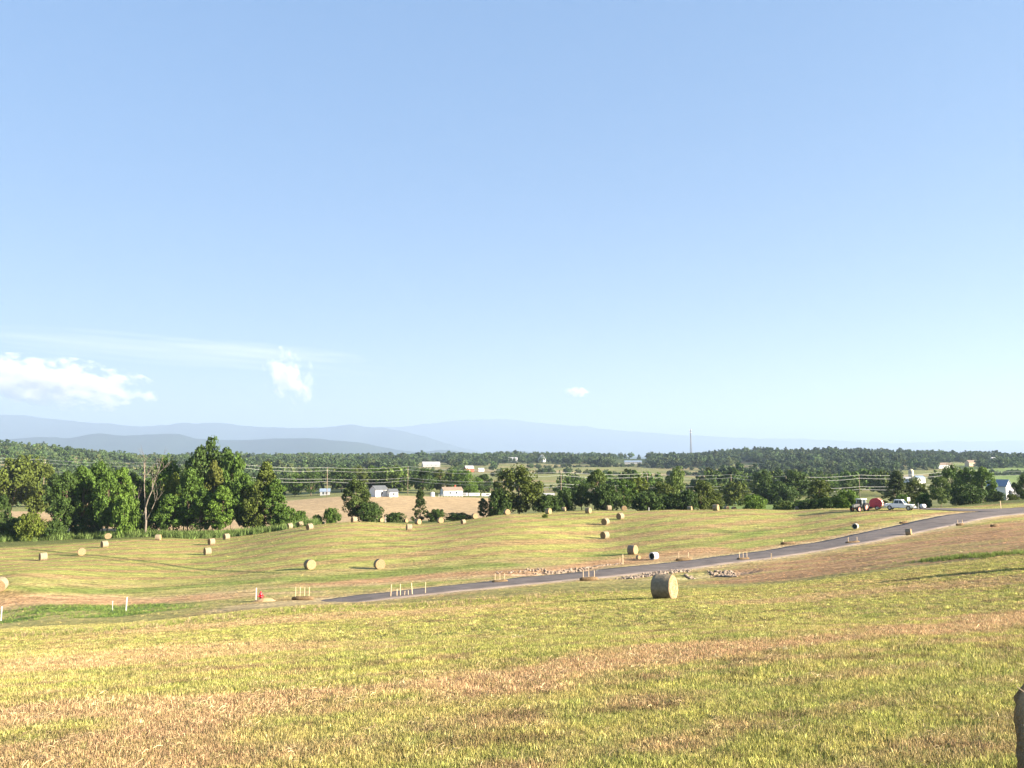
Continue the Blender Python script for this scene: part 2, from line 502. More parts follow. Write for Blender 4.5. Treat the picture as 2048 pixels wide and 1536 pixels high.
def ground_color(x, y):
    r = np.hypot(x, y)
    n1 = fbm(x / 3.1, y / 3.1, 11, 4); n2 = fbm(x / 11, y / 11, 12, 4); n3 = fbm(x / .9, y / .9, 13, 3)
    C = np.empty(x.shape + (3,))
    def mix(c, w):
        nonlocal C
        C = C * (1 - w[..., None]) + c * w[..., None]
    C[:] = GREEN
    mix(DRY, sstep(.48, .70, n2 * .55 + n3 * .45) * .6)
    mix(LUSH, sstep(.50, .66, n1) * .30)
    # mower rows of the near field
    nearf = 1 - sstep(60, 72, r)
    sn = -(x * .42 - y) + (fbm(x / 14, y / 14, 51, 3) - .5) * 3
    row_ = .5 + .5 * np.sin(sn * 2 * math.pi / 2.3)
    mix(np.array([.32, .31, .085]), nearf * sstep(.45, .8, row_ * .6 + n3 * .5) * .55)
    mix(DRY * .85, nearf * sstep(.62, .9, (1 - row_) * .6 + n3 * .5) * .45)
    mix(DARKSOIL * .8, nearf * sstep(.66, .72, fbm(x / 1.1, y / .8, 52, 4)) * .65)
    # mown stripes of the field beyond the road
    fld = sstep(100, 125, r) * (1 - sstep(230, 250, r))
    s = -(x * _sd[1] - y * _sd[0]) + (fbm(x / 35, y / 35, 21, 3) - .5) * 12
    al = x * _sd[0] + y * _sd[1]
    st = .5 + .5 * np.sin(s * 2 * math.pi / 11.5 + 2.2 * (vnoise(al / 60, s / 20, 22) - .5))
    fine = fbm(al / 16, s / 1.1, 23, 4)
    mix(DRY * np.array([.86, .80, .72]), fld * sstep(.50, .74, st * .62 + fine * .5) * .72)
    mix(np.array([.30, .285, .085]), fld * sstep(.54, .70, (1 - st) * .55 + fine * .48) * .75)
    mix(DARKSOIL, fld * sstep(.63, .74, fine) * sstep(.45, .8, st) * .5)
    d = lambda k: seg_dist(x, y, FEAT[k])
    wob = (fbm(x / 2.2, y / 2.2, 31, 4) - .5)
    wob2 = (fbm(x / 6, y / 6, 32, 4) - .5)
    mix(DRY * 1.0, (1 - sstep(.8, 2.1, d('band1') + wob * 3.4)) * .88)
    mix(DRY, (1 - sstep(2.0, 5.0, d('band2') + wob2 * 8)) * .65)
    mix(DRY * .9, (1 - sstep(.7, 2.0, d('band3') + wob * 2.5)) * .8)
    mix(DRY, (1 - sstep(1.5, 5.0, d('band4') + wob2 * 8)) * .6)
    mix(DRY, (1 - sstep(1, 3.5, d('band5') + wob2 * 5)) * .55)
    low = sstep(66, 74, r) * (1 - sstep(118, 128, r))
    mix(DRY * .5 + GREEN * .5, low * .55)
    mix(STRAW * .55 + SOIL * .45, (1 - sstep(2.5, 6, d('strip') + wob2 * 5)) * .72)
    mix(SOIL, (1 - sstep(1.5, 5, d('soil') + wob2 * 5)) * .85)
    mix(GREEN * .8 + LUSH * .2, (1 - sstep(1.2, 3, d('ver') + wob2 * 3)) * .7)
    mix(LUSH * .6 + GREEN * .4, (1 - sstep(1.5, 4.5, d('lush') + wob2 * 7)) * .85)
    mix(DEEP, (1 - sstep(.25, .8, d('track') + wob * .5)) * .75)
    mix(DEEP, (1 - sstep(.2, .7, d('track2') + wob * .5)) * .5)
    mix(LUSH, (1 - sstep(1, 4, d('pgreen') + wob2 * 4)) * .6)
    mix(LUSH * .5 + GREEN * .5, (1 - sstep(1, 3.2, d('green_low') + wob2 * 5)) * .7)
    ew = fbm(x / 9, y / 2.0, 33, 4)
    brown = SOIL * (.85 + .25 * ew[..., None]) * (1 - sstep(.48, .62, ew)[..., None] * .4) + GREEN * sstep(.48, .62, ew)[..., None] * .4
    w = poly_soft(x + wob2 * 5, y + wob2 * 4, P_BROWN, 2.5) * .95; C = C * (1 - w[..., None]) + brown * w[..., None]
    mix(SOIL * 1.15, poly_soft(x + wob2 * 6, y + wob2 * 4, P_BARE, 2.0) * .75)
    mix(LUSH * np.array([.85, 1.0, .9]), poly_soft(x + wob2 * 8, y + wob2 * 7, P_SWALE, 2.0) * sstep(.35, .55, fbm(x / 5, y / 2.5, 53, 3)) * .9)
    dr = seg_dist(x, y, ROADC)
    mix(STRAW * .95, (1 - sstep(RW + .9, RW + 3.0, dr + wob * 3.0)) * .85)
    mix(SOIL * 1.05, (1 - sstep(RW + 2.0, RW + 6.0, dr + wob2 * 7)) * sstep(RW + 1.2, RW + 2.6, dr) * .45)
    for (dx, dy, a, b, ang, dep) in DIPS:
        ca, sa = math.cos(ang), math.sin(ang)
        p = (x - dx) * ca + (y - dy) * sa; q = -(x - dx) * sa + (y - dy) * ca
        mix(GRAVEL_SHADE, np.exp(-(p / (a * 1.1)) ** 4 - (q / (b * 1.2)) ** 2) * .9)  # gravel grey with the ditch's shade painted into it
    # beyond the crest
    far = sstep(212, 226, r)
    mix(DEEP * 1.3, far * (1 - sstep(246, 262, r)) * .85)
    mix(PAST, sstep(246, 262, r))
    tn = TAN * (.9 + .25 * fbm(x / 60, y / 5, 41, 3)[..., None])
    for P in (P_TAN, P_TAN2):
        w = poly_soft(x, y, P, 4) * .95; C = C * (1 - w[..., None]) + tn * w[..., None]
    mix(MEADOW * .9, poly_soft(x, y, P_STRIP, 3))
    w = sstep(560, 640, r)
    mix(PAST * (.9), w * .9)
    mix(TAN * .75, w * sstep(.52, .62, fbm(x / 160, y / 60, 42, 3)) * .6)
    mix(MEADOW, w * sstep(.52, .60, x / np.maximum(y, 1)) * .95)
    mix(DEEP, sstep(1650, 1750, r))
    return np.clip(C, .01, .9)

# ------------------------------------------------------------------ ground sheet
th = np.concatenate([np.linspace(-180, -42, 40)[:-1], np.linspace(-42, -34, 10)[:-1], np.linspace(-34, 34, 440), np.linspace(34, 42, 10)[1:], np.linspace(42, 180, 40)[1:-1]])
th = np.radians(th)
rr = np.concatenate([[.4], np.geomspace(1.2, 9.5, 30), np.geomspace(9.5, 300, 380)[1:], np.geomspace(300, 4200, 170)[1:], np.geomspace(4200, 33000, 14)[1:]])
RR, TT = np.meshgrid(rr, th, indexing='ij')
GX, GY = RR * np.sin(TT), RR * np.cos(TT)
GZ = H(GX, GY).reshape(GX.shape)
nr, nt_ = GX.shape
V = np.stack([GX, GY, GZ], -1).reshape(-1, 3)
ii, jj = np.meshgrid(np.arange(nr - 1), np.arange(nt_), indexing='ij')
j2 = (jj + 1) % nt_
Q = np.stack([ii * nt_ + jj, ii * nt_ + j2, (ii + 1) * nt_ + j2, (ii + 1) * nt_ + jj], -1).reshape(-1, 4)[:, ::-1]
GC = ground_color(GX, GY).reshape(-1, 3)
_near_dk = (1 - sstep(55, 95, RR)).reshape(-1, 1) * .5      # near ground darkened between the standing tufts
GC = GC * (1 - _near_dk) + np.array([.10, .075, .04]) * _near_dk

gm = bpy.data.materials.new('field_ground'); gm.use_nodes = True
nt = gm.node_tree; b = nt.nodes['Principled BSDF']
b.inputs['Roughness'].default_value = .95; b.inputs['Specular IOR Level'].default_value = .05
at = nt.nodes.new('ShaderNodeAttribute'); at.attribute_name = 'field_colour'
tc = nt.nodes.new('ShaderNodeTexCoord')
def tnoise(scale, detail, vec=None, stretch=None):
    n = nt.nodes.new('ShaderNodeTexNoise'); n.inputs['Scale'].default_value = scale; n.inputs['Detail'].default_value = detail
    if stretch:
        mp = nt.nodes.new('ShaderNodeMapping'); mp.inputs['Scale'].default_value = stretch
        nt.links.new(tc.outputs['Object'], mp.inputs[0]); nt.links.new(mp.outputs[0], n.inputs['Vector'])
    else:
        nt.links.new(tc.outputs['Object'], n.inputs['Vector'])
    return n
na = tnoise(2.4, 8); nb = tnoise(.8, 8, None, (.35, 1.2, 1)); 
ad = nt.nodes.new('ShaderNodeMath'); ad.operation = 'ADD'; nt.links.new(na.outputs[0], ad.inputs[0]); nt.links.new(nb.outputs[0], ad.inputs[1])
mr = nt.nodes.new('ShaderNodeMapRange'); mr.inputs[1].default_value = .7; mr.inputs[2].default_value = 1.3; mr.inputs[3].default_value = .42; mr.inputs[4].default_value = 1.55
nt.links.new(ad.outputs[0], mr.inputs[0])
vs_ = nt.nodes.new('ShaderNodeVectorMath'); vs_.operation = 'SCALE'
nt.links.new(at.outputs['Color'], vs_.inputs[0]); nt.links.new(mr.outputs[0], vs_.inputs['Scale']); nt.links.new(vs_.outputs[0], b.inputs['Base Color'])
bn = tnoise(2.2, 8); bp = nt.nodes.new('ShaderNodeBump'); bp.inputs['Strength'].default_value = .9; bp.inputs['Distance'].default_value = .16
nt.links.new(bn.outputs[0], bp.inputs['Height']); nt.links.new(bp.outputs[0], b.inputs['Normal'])

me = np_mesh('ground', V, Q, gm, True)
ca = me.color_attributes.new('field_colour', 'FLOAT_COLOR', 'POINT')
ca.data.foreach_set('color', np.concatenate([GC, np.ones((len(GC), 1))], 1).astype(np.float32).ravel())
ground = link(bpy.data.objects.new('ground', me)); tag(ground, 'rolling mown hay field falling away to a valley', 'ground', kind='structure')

# ------------------------------------------------------------------ road
def road_mesh(L, lift=.09, bend=.35, bury=True):
    n = len(L); vs = []; fs = []
    tang = np.gradient(L, axis=0); tang /= np.hypot(tang[:, 0], tang[:, 1])[:, None]
    offs = np.linspace(-RW, RW, 9)
    for i in range(n):
        nx, ny = -tang[i, 1], tang[i, 0]
        t = i / (n - 1)
        wide = 1 + bend * float(sstep(.70, .82, t))
        for o in offs:
            oo = o * wide + (.45 * (float(fbm(np.array([i * .55]), np.array([o * 3.0]), 91, 3)[0]) - .5) if abs(o) > RW - .01 else 0)
            x, y = L[i, 0] + nx * oo, L[i, 1] + ny * oo
            e = 1 - (o / RW) ** 2
            vs.append((x, y, lift + .07 * e))
    A = np.array(vs); A[:, 2] += H(A[:, 0], A[:, 1])
    if bury: A[:, 2] -= .34 * (1 - sstep(0, 12, np.repeat(np.arange(n), len(offs))))
    # skirts so the mat has a real edge
    m = len(offs)
    for i in range(n - 1):
        for k in range(m - 1):
            fs.append((i * m + k, i * m + k + 1, (i + 1) * m + k + 1, (i + 1) * m + k))
    lo = []
    for i in range(n):
        lo.append(A[i * m] + [0, 0, -.4]); lo.append(A[i * m + m - 1] + [0, 0, -.4])
    base = len(A); A = np.vstack([A, lo])
    for i in range(n - 1):
        fs.append((i * m, (i + 1) * m, base + 2 * i + 2, base + 2 * i))
        fs.append((i * m + m - 1, base + 2 * i + 1, base + 2 * i + 3, (i + 1) * m + m - 1))
    mb = MB(); mb.add(A, fs, 0, True)
    return mb
SIDE = smooth_line([tuple(pos(px, Y)[:2]) for px, Y in ((1852, 183), (1900, 174), (1955, 168), (2048, 167), (2200, 174))], 60)
side = road_mesh(SIDE, .06, 0, False).build('side_road', M['asphalt'])
tag(side, 'dark asphalt side street joining the road at the bend', 'road', kind='structure')
road = road_mesh(ROADC).build('road', M['asphalt'])
tag(road, 'new dark asphalt road curving across the hay field', 'road', kind='structure')

# ------------------------------------------------------------------ mountains
mm = bpy.data.materials.new('mountain_forest'); mm.use_nodes = True
nt = mm.node_tree; b = nt.nodes['Principled BSDF']; b.inputs['Roughness'].default_value = .95; b.inputs['Specular IOR Level'].default_value = .05
tc = nt.nodes.new('ShaderNodeTexCoord'); n = nt.nodes.new('ShaderNodeTexNoise'); n.inputs['Scale'].default_value = .004; n.inputs['Detail'].default_value = 8
nt.links.new(tc.outputs['Object'], n.inputs['Vector'])
rp = nt.nodes.new('ShaderNodeValToRGB'); rp.color_ramp.elements[0].color = (.010, .020, .010, 1); rp.color_ramp.elements[1].color = (.024, .038, .016, 1)
nt.links.new(n.outputs[0], rp.inputs[0]); nt.links.new(rp.outputs[0], b.inputs['Base Color'])

def mountain(name, label, Y, depth, prof, seed, amp):
    pxs = np.linspace(-700, 2750, 520)
    pr = np.array(prof, float)
    rows = np.interp(pxs, pr[:, 0], pr[:, 1])
    k = np.hanning(9); k /= k.sum()
    rows = np.convolve(np.pad(rows, 4, mode='edge'), k, 'valid')
    crest = np.array([ray(p, q)[2] for p, q in zip(pxs, rows)]) * Y
    th_ = (pxs - 1024) / FPX
    crest = crest + (fbm(th_ * 55, th_ * 0, seed, 5) - .5) * amp
    ts = np.linspace(-1, 1, 41)
    VV = []
    for t in ts:
        yy = Y + t * depth + (fbm(th_ * 9, th_ * 0 + 3, seed + 3, 3) - .5) * depth * .5
        spur = fbm(th_ * Y / 900, np.full_like(th_, t * depth / 900 + 7), seed + 5, 5)
        f = np.maximum(0, 1 - abs(t)) ** .9
        z = CZ + (crest + 40) * (f * (.72 + .28 * f) + (spur - .5) * .42 * f * (1 - f) * 2) - 40
        VV.append(np.stack([th_ * Y, yy, z], 1))
    VV = np.array(VV); a, c = VV.shape[:2]
    i, j = np.meshgrid(np.arange(a - 1), np.arange(c - 1), indexing='ij')
    q = np.stack([i * c + j, i * c + j + 1, (i + 1) * c + j + 1, (i + 1) * c + j], -1).reshape(-1, 4)
    o = link(bpy.data.objects.new(name, np_mesh(name, VV.reshape(-1, 3), q, mm, True)))
    return tag(o, label, 'mountain', kind='structure')
mountain('near_mountains', 'low blue wooded mountain ridge behind the valley', 14000, 1700,
         [(-700, 880), (-200, 868), (0, 878), (30, 879), (80, 874), (150, 877), (180, 870), (205, 867), (260, 872), (300, 870), (340, 867), (370, 870), (400, 879), (470, 880), (560, 877), (610, 877), (680, 882), (720, 884),
          (760, 893), (790, 899), (830, 905), (880, 899), (920, 904), (960, 910), (990, 904), (1040, 901), (1080, 908), (1300, 915), (2750, 915)], 101, 30)
mountain('far_mountains', 'pale blue mountain range behind the nearer ridge', 23000, 2800,
         [(-700, 818), (-200, 822), (0, 831), (30, 829), (90, 837), (180, 845), (280, 852), (350, 846), (420, 844), (500, 852), (600, 856), (650, 854), (690, 849), (740, 853), (800, 860), (860, 875), (920, 895), (1000, 910), (2750, 915)], 131, 70)
mountain('farthest_mountains', 'faintest farthest mountain range fading into the haze', 31000, 3000,
         [(-700, 850), (400, 862), (640, 862), (740, 856), (820, 853), (880, 847), (920, 839), (1010, 837), (1080, 846), (1140, 850), (1200, 857), (1300, 866), (1400, 873), (1500, 876), (1600, 878), (1750, 883), (1800, 886), (1880, 882), (1950, 884), (2048, 880), (2300, 870), (2750, 880)], 141, 90)

# ------------------------------------------------------------------ haze
_top = max(max(v.co.z for v in bpy.data.objects[k].data.vertices) for k in ('near_mountains', 'far_mountains', 'farthest_mountains')) + 20
mb = MB(); mb.box((0, 1000, (_top - 140) / 2), (72000, 70000, _top + 140))
print('haze top', _top, 'ground low', GZ.min())
hz = mb.build('haze', [])
hm = bpy.data.materials.new('haze_air'); hm.use_nodes = True
nt = hm.node_tree; nt.nodes.clear()
o_ = nt.nodes.new('ShaderNodeOutputMaterial'); pv = nt.nodes.new('ShaderNodeVolumePrincipled')
pv.inputs['Color'].default_value = (.33, .435, .605, 1)
pv.inputs['Absorption Color'].default_value = (.0, .0, .0, 1)
pv.inputs['Density'].default_value = 7.4e-5
pv.inputs['Anisotropy'].default_value = 0.1
nt.links.new(pv.outputs[0], o_.inputs['Volume'])
hz.data.materials.append(hm)
hz.display_type = 'WIRE'
tag(hz, 'pale blue summer haze filling the valley air', 'haze', kind='stuff')

# ------------------------------------------------------------------ scatter (stuff only)
def scatter(name, pts, rot, sc, vi, tint, protos, label, cat):
    coll = bpy.data.collections.new(name + '_shapes')
    for o in protos: coll.objects.link(o)
    me = bpy.data.meshes.new(name); n = len(pts)
    me.vertices.add(n); me.vertices.foreach_set('co', np.asarray(pts, np.float32).ravel())
    def attr(nm, ty, key, data):
        a = me.attributes.new(nm, ty, 'POINT'); a.data.foreach_set(key, np.ascontiguousarray(data).ravel())
    attr('rot', 'FLOAT_VECTOR', 'vector', np.asarray(rot, np.float32))
    attr('sc', 'FLOAT_VECTOR', 'vector', np.asarray(sc, np.float32))
    attr('vi', 'INT', 'value', np.asarray(vi, np.int32))
    attr('tint', 'FLOAT_COLOR', 'color', np.concatenate([tint, np.ones((n, 1))], 1).astype(np.float32))
    o = link(bpy.data.objects.new(name, me))
    ng = bpy.data.node_groups.new(name, 'GeometryNodeTree')
    ng.interface.new_socket('Geometry', in_out='INPUT', socket_type='NodeSocketGeometry')
    ng.interface.new_socket('Geometry', in_out='OUTPUT', socket_type='NodeSocketGeometry')
    N = ng.nodes; L = ng.links
    gi = N.new('NodeGroupInput'); go = N.new('NodeGroupOutput')
    ci = N.new('GeometryNodeCollectionInfo'); ci.inputs['Collection'].default_value = coll
    ci.inputs['Separate Children'].default_value = True; ci.inputs['Reset Children'].default_value = True
    ip = N.new('GeometryNodeInstanceOnPoints'); ip.inputs['Pick Instance'].default_value = True
    def na(nm, ty):
        a = N.new('GeometryNodeInputNamedAttribute'); a.data_type = ty; a.inputs[0].default_value = nm; return a.outputs[0]
    L.new(gi.outputs[0], ip.inputs['Points']); L.new(ci.outputs[0], ip.inputs['Instance'])
    L.new(na('vi', 'INT'), ip.inputs['Instance Index'])
    er = N.new('FunctionNodeEulerToRotation'); L.new(na('rot', 'FLOAT_VECTOR'), er.inputs[0]); L.new(er.outputs[0], ip.inputs['Rotation'])
    L.new(na('sc', 'FLOAT_VECTOR'), ip.inputs['Scale'])
    L.new(ip.outputs[0], go.inputs[0])
    md = o.modifiers.new('scatter', 'NODES'); md.node_group = ng
    return tag(o, label, cat, kind='stuff')

# ------------------------------------------------------------------ grass
def blades(n, spread, hmin, hmax, wid, lean, rng, flat=False):
    vs = []; q = []
    for i in range(n):
        a = rng.uniform(0, 2 * math.pi); rad = spread * math.sqrt(rng.uniform())
        bx, by = rad * math.cos(a), rad * math.sin(a)
        h = rng.uniform(hmin, hmax); w = wid * rng.uniform(.7, 1.3)
        d = rng.uniform(0, 2 * math.pi); le = rng.uniform(0, lean)
        dx, dy = math.cos(d), math.sin(d)
        sx, sy = -dy, dx
        k = len(vs)
        if flat:
            z0 = rng.uniform(.005, .05); z1 = rng.uniform(.01, .09)
            p = [(0, z0, 1), (.5, (z0 + z1) / 2 + .015, 1), (1, z1, .5)]
            for t, z, ww in p:
                cx, cy = bx + dx * h * (t - .5), by + dy * h * (t - .5)
                vs += [(cx - sx * w * ww, cy - sy * w * ww, z), (cx + sx * w * ww, cy + sy * w * ww, z + .004)]
        else:
            for t, ww in ((0, 1), (.55, .8), (1, .12)):
                cx = bx + dx * h * le * t * t; cy = by + dy * h * le * t * t
                vs += [(cx - sx * w * ww, cy - sy * w * ww, h * t - .01), (cx + sx * w * ww, cy + sy * w * ww, h * t - .01)]
        q += [(k, k + 1, k + 3, k + 2), (k + 2, k + 3, k + 5, k + 4)]
    return np.array(vs), np.array(q)
rg = np.random.default_rng(3)
gproto = []
for i in range(4):
    v, q = blades(40, .13, .03, .085, .0033, .65, rg)
    gproto.append(bpy.data.objects.new('grass_tuft', np_mesh('grass_tuft', v, q, M['grass_inst'])))
for i in range(3):
    v, q = blades(14, .2, .04, .13, .0022, 0, rg, True)
    gproto.append(bpy.data.objects.new('cut_straw', np_mesh('cut_straw', v, q, M['grass_inst'])))
for i in range(2):
    v, q = blades(26, .28, .12, .5, .012, .7, rg)
    gproto.append(bpy.data.objects.new('weed_tuft', np_mesh('weed_tuft', v, q, M['grass_inst'])))
gproto.sort(key=lambda o: o.name)
IX = {k: [i for i, o in enumerate(gproto) if o.name.startswith(k)] for k in ('grass_tuft', 'cut_straw', 'weed_tuft')}

def sector(n, r0, r1, a=.70):
    r = np.sqrt(RNG.uniform(r0 ** 2, r1 ** 2, n)); u = RNG.uniform(-a, a, n)
    return r * u, r
def near_road(x, y): return seg_dist(x, y, ROADC)
X, Yy, S, SZ_, VI, TC = [], [], [], [], [], []
def put(x, y, s, vi, c, zf=1.0):
    X.append(x); Yy.append(y); S.append(s); SZ_.append(s * zf); VI.append(vi); TC.append(c)
for n, r0, r1, s0, s1 in ((50000, 4.0, 13, .7, 1.15), (62000, 13, 27, .85, 1.4), (56000, 27, 66, 1.1, 1.9), (30000, 66, 225, 1.5, 3.0)):
    x, y = sector(n, r0, r1, .98 if r1 < 14 else .88 if r1 < 28 else .80 if r1 < 70 else .72)
    c = ground_color(x, y)
    k = near_road(x, y) > RW + 1.0
    x, y, c = x[k], y[k], c[k]; n = len(x)
    dryness = np.clip((c[:, 0] - c[:, 1] - .0) / .12, 0, 1)
    straw = RNG.uniform(size=n) < (.008 + .02 * dryness)
    vi = np.where(straw, RNG.choice(IX['cut_straw'], n), RNG.choice(IX['grass_tuft'], n))
    s = RNG.uniform(s0, s1, n) * (1 + .5 * (fbm(x / 1.3, y / 1.3, 61, 3) - .5))
    br = np.exp(RNG.normal(-.04, .40, n))[:, None]
    cc = c * br * np.array([1.40, 1.32, 1.35])
    cc = np.where(straw[:, None], STRAW * br * .78, cc)
    g = (RNG.uniform(size=n) < .28) & ~straw
    cc = np.where(g[:, None], cc * .55 + LUSH * .7, cc)
    cc = np.where(((RNG.uniform(size=n) < .25) & ~straw)[:, None], cc * .5 + STRAW * .42, cc)
    put(x, y, s, vi, cc, 1.0 if r1 < 28 else .6 if r1 < 70 else .3)
# lines of loose hay left by the rake
for k, wd, m in (('band1', 1.6, 260), ('band5', 1.5, 400), ('band4', 1.6, 400), ('band3', 1.0, 30)):
    L = FEAT[k]; t = RNG.uniform(0, len(L) - 1.001, m); i = t.astype(int); f = (t - i)[:, None]
    p = L[i] * (1 - f) + L[i + 1] * f + RNG.normal(0, wd, (m, 2))
    put(p[:, 0], p[:, 1], RNG.uniform(.8, 1.5, m), RNG.choice(IX['cut_straw'], m), (DRY * .5 + STRAW * .5) * np.exp(RNG.normal(0, .22, m))[:, None])
# weedy lip at the foot of the near field, verge weeds at the grove, tufts beside the road
for P, wd, m, s0, s1, cc in ((FEAT['weeds'], 1.5, 900, .25, .65, GREEN * .8 + LUSH * .15), (FEAT['weeds'], 2.2, 500, .3, .75, STRAW * .75)):
    t = RNG.uniform(0, len(P) - 1.001, m); i = t.astype(int); f = (t - i)[:, None]
    p = P[i] * (1 - f) + P[i + 1] * f + RNG.normal(0, wd, (m, 2))
    put(p[:, 0], p[:, 1], RNG.uniform(s0, s1, m), RNG.choice(IX['weed_tuft'], m), cc * np.exp(RNG.normal(0, .2, m))[:, None])
m = 2600
t = RNG.uniform(-250, 640, m); yv = 214 + RNG.normal(0, 3.2, m) + 3 * np.sin(t / 90)
p = np.array([((a - 1024) / FPX * b_, b_) for a, b_ in zip(t, yv)])
put(p[:, 0], p[:, 1], RNG.uniform(2.0, 4.6, m), RNG.choice(IX['weed_tuft'], m), (MEADOW * .6 + LUSH * .3) * np.exp(RNG.normal(0, .25, m))[:, None])
# weeds on the bank at the right
P = polyline([(1870, 1120), (1950, 1113), (2060, 1106)]); m = 500
t = RNG.uniform(0, len(P) - 1.001, m); i = t.astype(int); f = (t - i)[:, None]
p = P[i] * (1 - f) + P[i + 1] * f + RNG.normal(0, 1.3, (m, 2))
put(p[:, 0], p[:, 1], RNG.uniform(.3, .9, m), RNG.choice(IX['weed_tuft'], m), (LUSH * .8 + GREEN * .25) * np.exp(RNG.normal(0, .2, m))[:, None])
# swale
m = 900
q = P_SWALE[RNG.integers(0, len(P_SWALE), (m, 3))]; w = RNG.dirichlet((1, 1, 1), m)
p = (q * w[..., None]).sum(1)
put(p[:, 0], p[:, 1], RNG.uniform(.25, .6, m), RNG.choice(IX['weed_tuft'], m), (LUSH * 1.1 + GREEN * .2) * np.exp(RNG.normal(0, .2, m))[:, None])
X = np.concatenate(X); Yy = np.concatenate(Yy); S = np.concatenate(S); SZ_ = np.concatenate(SZ_); VI = np.concatenate(VI); TC = np.clip(np.concatenate(TC), .01, .9)
pts = np.stack([X, Yy, H(X, Yy)], 1); n = len(X)
rot = np.stack([RNG.normal(0, .12, n), RNG.normal(0, .12, n), RNG.uniform(0, 6.283, n)], 1)
scatter('grass', pts, rot, np.stack([S, S, SZ_], 1), VI, TC, gproto, 'short mown stubble grass with loose cut straw', 'grass')

# ------------------------------------------------------------------ trees
def crown_cards(kind, Ht, W, n_lobe, per, size, seed):
    """leaf cards clustered on boughs; returns verts, quads and bough centres"""
    g = np.random.default_rng(seed); C = []; rad = []
    while len(C) < n_lobe:
        p = g.uniform(-1, 1, 3)
        if kind == 'round':
            if (p ** 2).sum() > 1 or (p ** 2).sum() < .12: continue
            z = Ht * (.57 + .40 * p[2]); rr_ = W * (1 - .18 * max(0, p[2]))
        elif kind == 'tall':
            if (p[:2] ** 2).sum() > 1: continue
            t = (p[2] + 1) / 2; prof = math.sin(math.pi * min(1, (t * .88 + .12))) ** .6
            if (p[:2] ** 2).sum() < .1 and t < .8: continue
            z = Ht * (.2 + .77 * t); rr_ = W * prof
        elif kind == 'cone':
            t = (p[2] + 1) / 2
            if (p[:2] ** 2).sum() > 1: continue
            z = Ht * (.08 + .88 * t); rr_ = W * (1.02 - t) ** .8
        elif kind == 'bush':
            if (p ** 2).sum() > 1: continue
            z = Ht * (.45 + .48 * p[2]); rr_ = W
        else:   # 'vase': open spreading top
            if (p ** 2).sum() > 1 or (p ** 2).sum() < .15: continue
            z = Ht * (.62 + .35 * p[2]); rr_ = W * (.85 + .3 * p[2])
        C.append((p[0] * rr_, p[1] * rr_, z)); rad.append(W * g.uniform(.13, .36) * (.75 if kind == 'cone' else 1))
    C = np.array(C); rad = np.array(rad)
    n = n_lobe * per
    idx = np.repeat(np.arange(n_lobe), per)
    d = g.normal(size=(n, 3)); d /= np.linalg.norm(d, axis=1)[:, None]
    rr_ = rad[idx] * g.uniform(.55, 1.12, n) ** .6
    pos_ = C[idx] + d * rr_[:, None] * np.array([1, 1, .8])
    nrm = d * .8 + g.normal(size=(n, 3)) * .55 + np.array([0, 0, .25]); nrm /= np.linalg.norm(nrm, axis=1)[:, None]
    a = np.cross(nrm, g.normal(size=(n, 3))); a /= np.linalg.norm(a, axis=1)[:, None]
    b_ = np.cross(nrm, a)
    s = (size * g.uniform(.6, 1.35, n))[:, None]
    k1 = g.uniform(.5, 1.0, (n, 1))
    v = np.stack([pos_ - a * s, pos_ - b_ * s * k1, pos_ + a * s, pos_ + b_ * s * k1], 1).reshape(-1, 3)
    v[:, 2] = np.maximum(v[:, 2], .05)
    return v, np.arange(n * 4).reshape(-1, 4), C

def trunk_mb(Ht, W, C, seed, r0=None, top=.8):
    g = random.Random(seed); mb = MB()
    r0 = r0 or Ht * .016
    k = 6; px_, py_ = 0, 0; pts = []; 
    for i in range(k + 1):
        pts.append((px_, py_, Ht * top * i / k - (.3 if i == 0 else 0)))
        px_ += g.uniform(-.02, .02) * Ht; py_ += g.uniform(-.02, .02) * Ht
    mb.tube(pts, [r0 * (1.25 if i == 0 else 1) * (1 - .85 * i / k) for i in range(k + 1)], 7)
    for c in C[:9]:
        i = min(k - 1, max(1, int(k * (c[2] / Ht) * .55)))
        p0 = Vector(pts[i]); p1 = Vector(c); mid = p0.lerp(p1, .5) + Vector((0, 0, -.03 * Ht))
        mb.tube([p0, mid, p1], [r0 * .42, r0 * .28, r0 * .1], 5)
    return mb

TREES = {}
def tree_proto(key, kind, Ht, W, n_lobe, per, size, seed, leaf='leaf'):
    v, q, C = crown_cards(kind, Ht, W, n_lobe, per, size, seed)
    cm = np_mesh('crown', v, q, M[leaf])
    tm = trunk_mb(Ht, W, C, seed, top=.45 if kind == 'bush' else .8).mesh('trunk', M['bark'])
    TREES[key] = (cm, tm, Ht, W)
tree_proto('round', 'round', 10, 4.6, 66, 118, .215, 1)
tree_proto('round2', 'round', 10, 4.2, 62, 120, .215, 2)
tree_proto('tall', 'tall', 10, 2.6, 74, 105, .17, 3)
tree_proto('tall2', 'tall', 10, 3.0, 80, 104, .18, 4)
tree_proto('vase', 'vase', 10, 4.2, 62, 116, .21, 5)
tree_proto('cone', 'cone', 10, 3.0, 90, 90, .15, 6)
tree_proto('bush', 'bush', 10, 7.0, 64, 112, .35, 8)
tree_proto('bush2', 'bush', 10, 6.0, 60, 112, .35, 9)

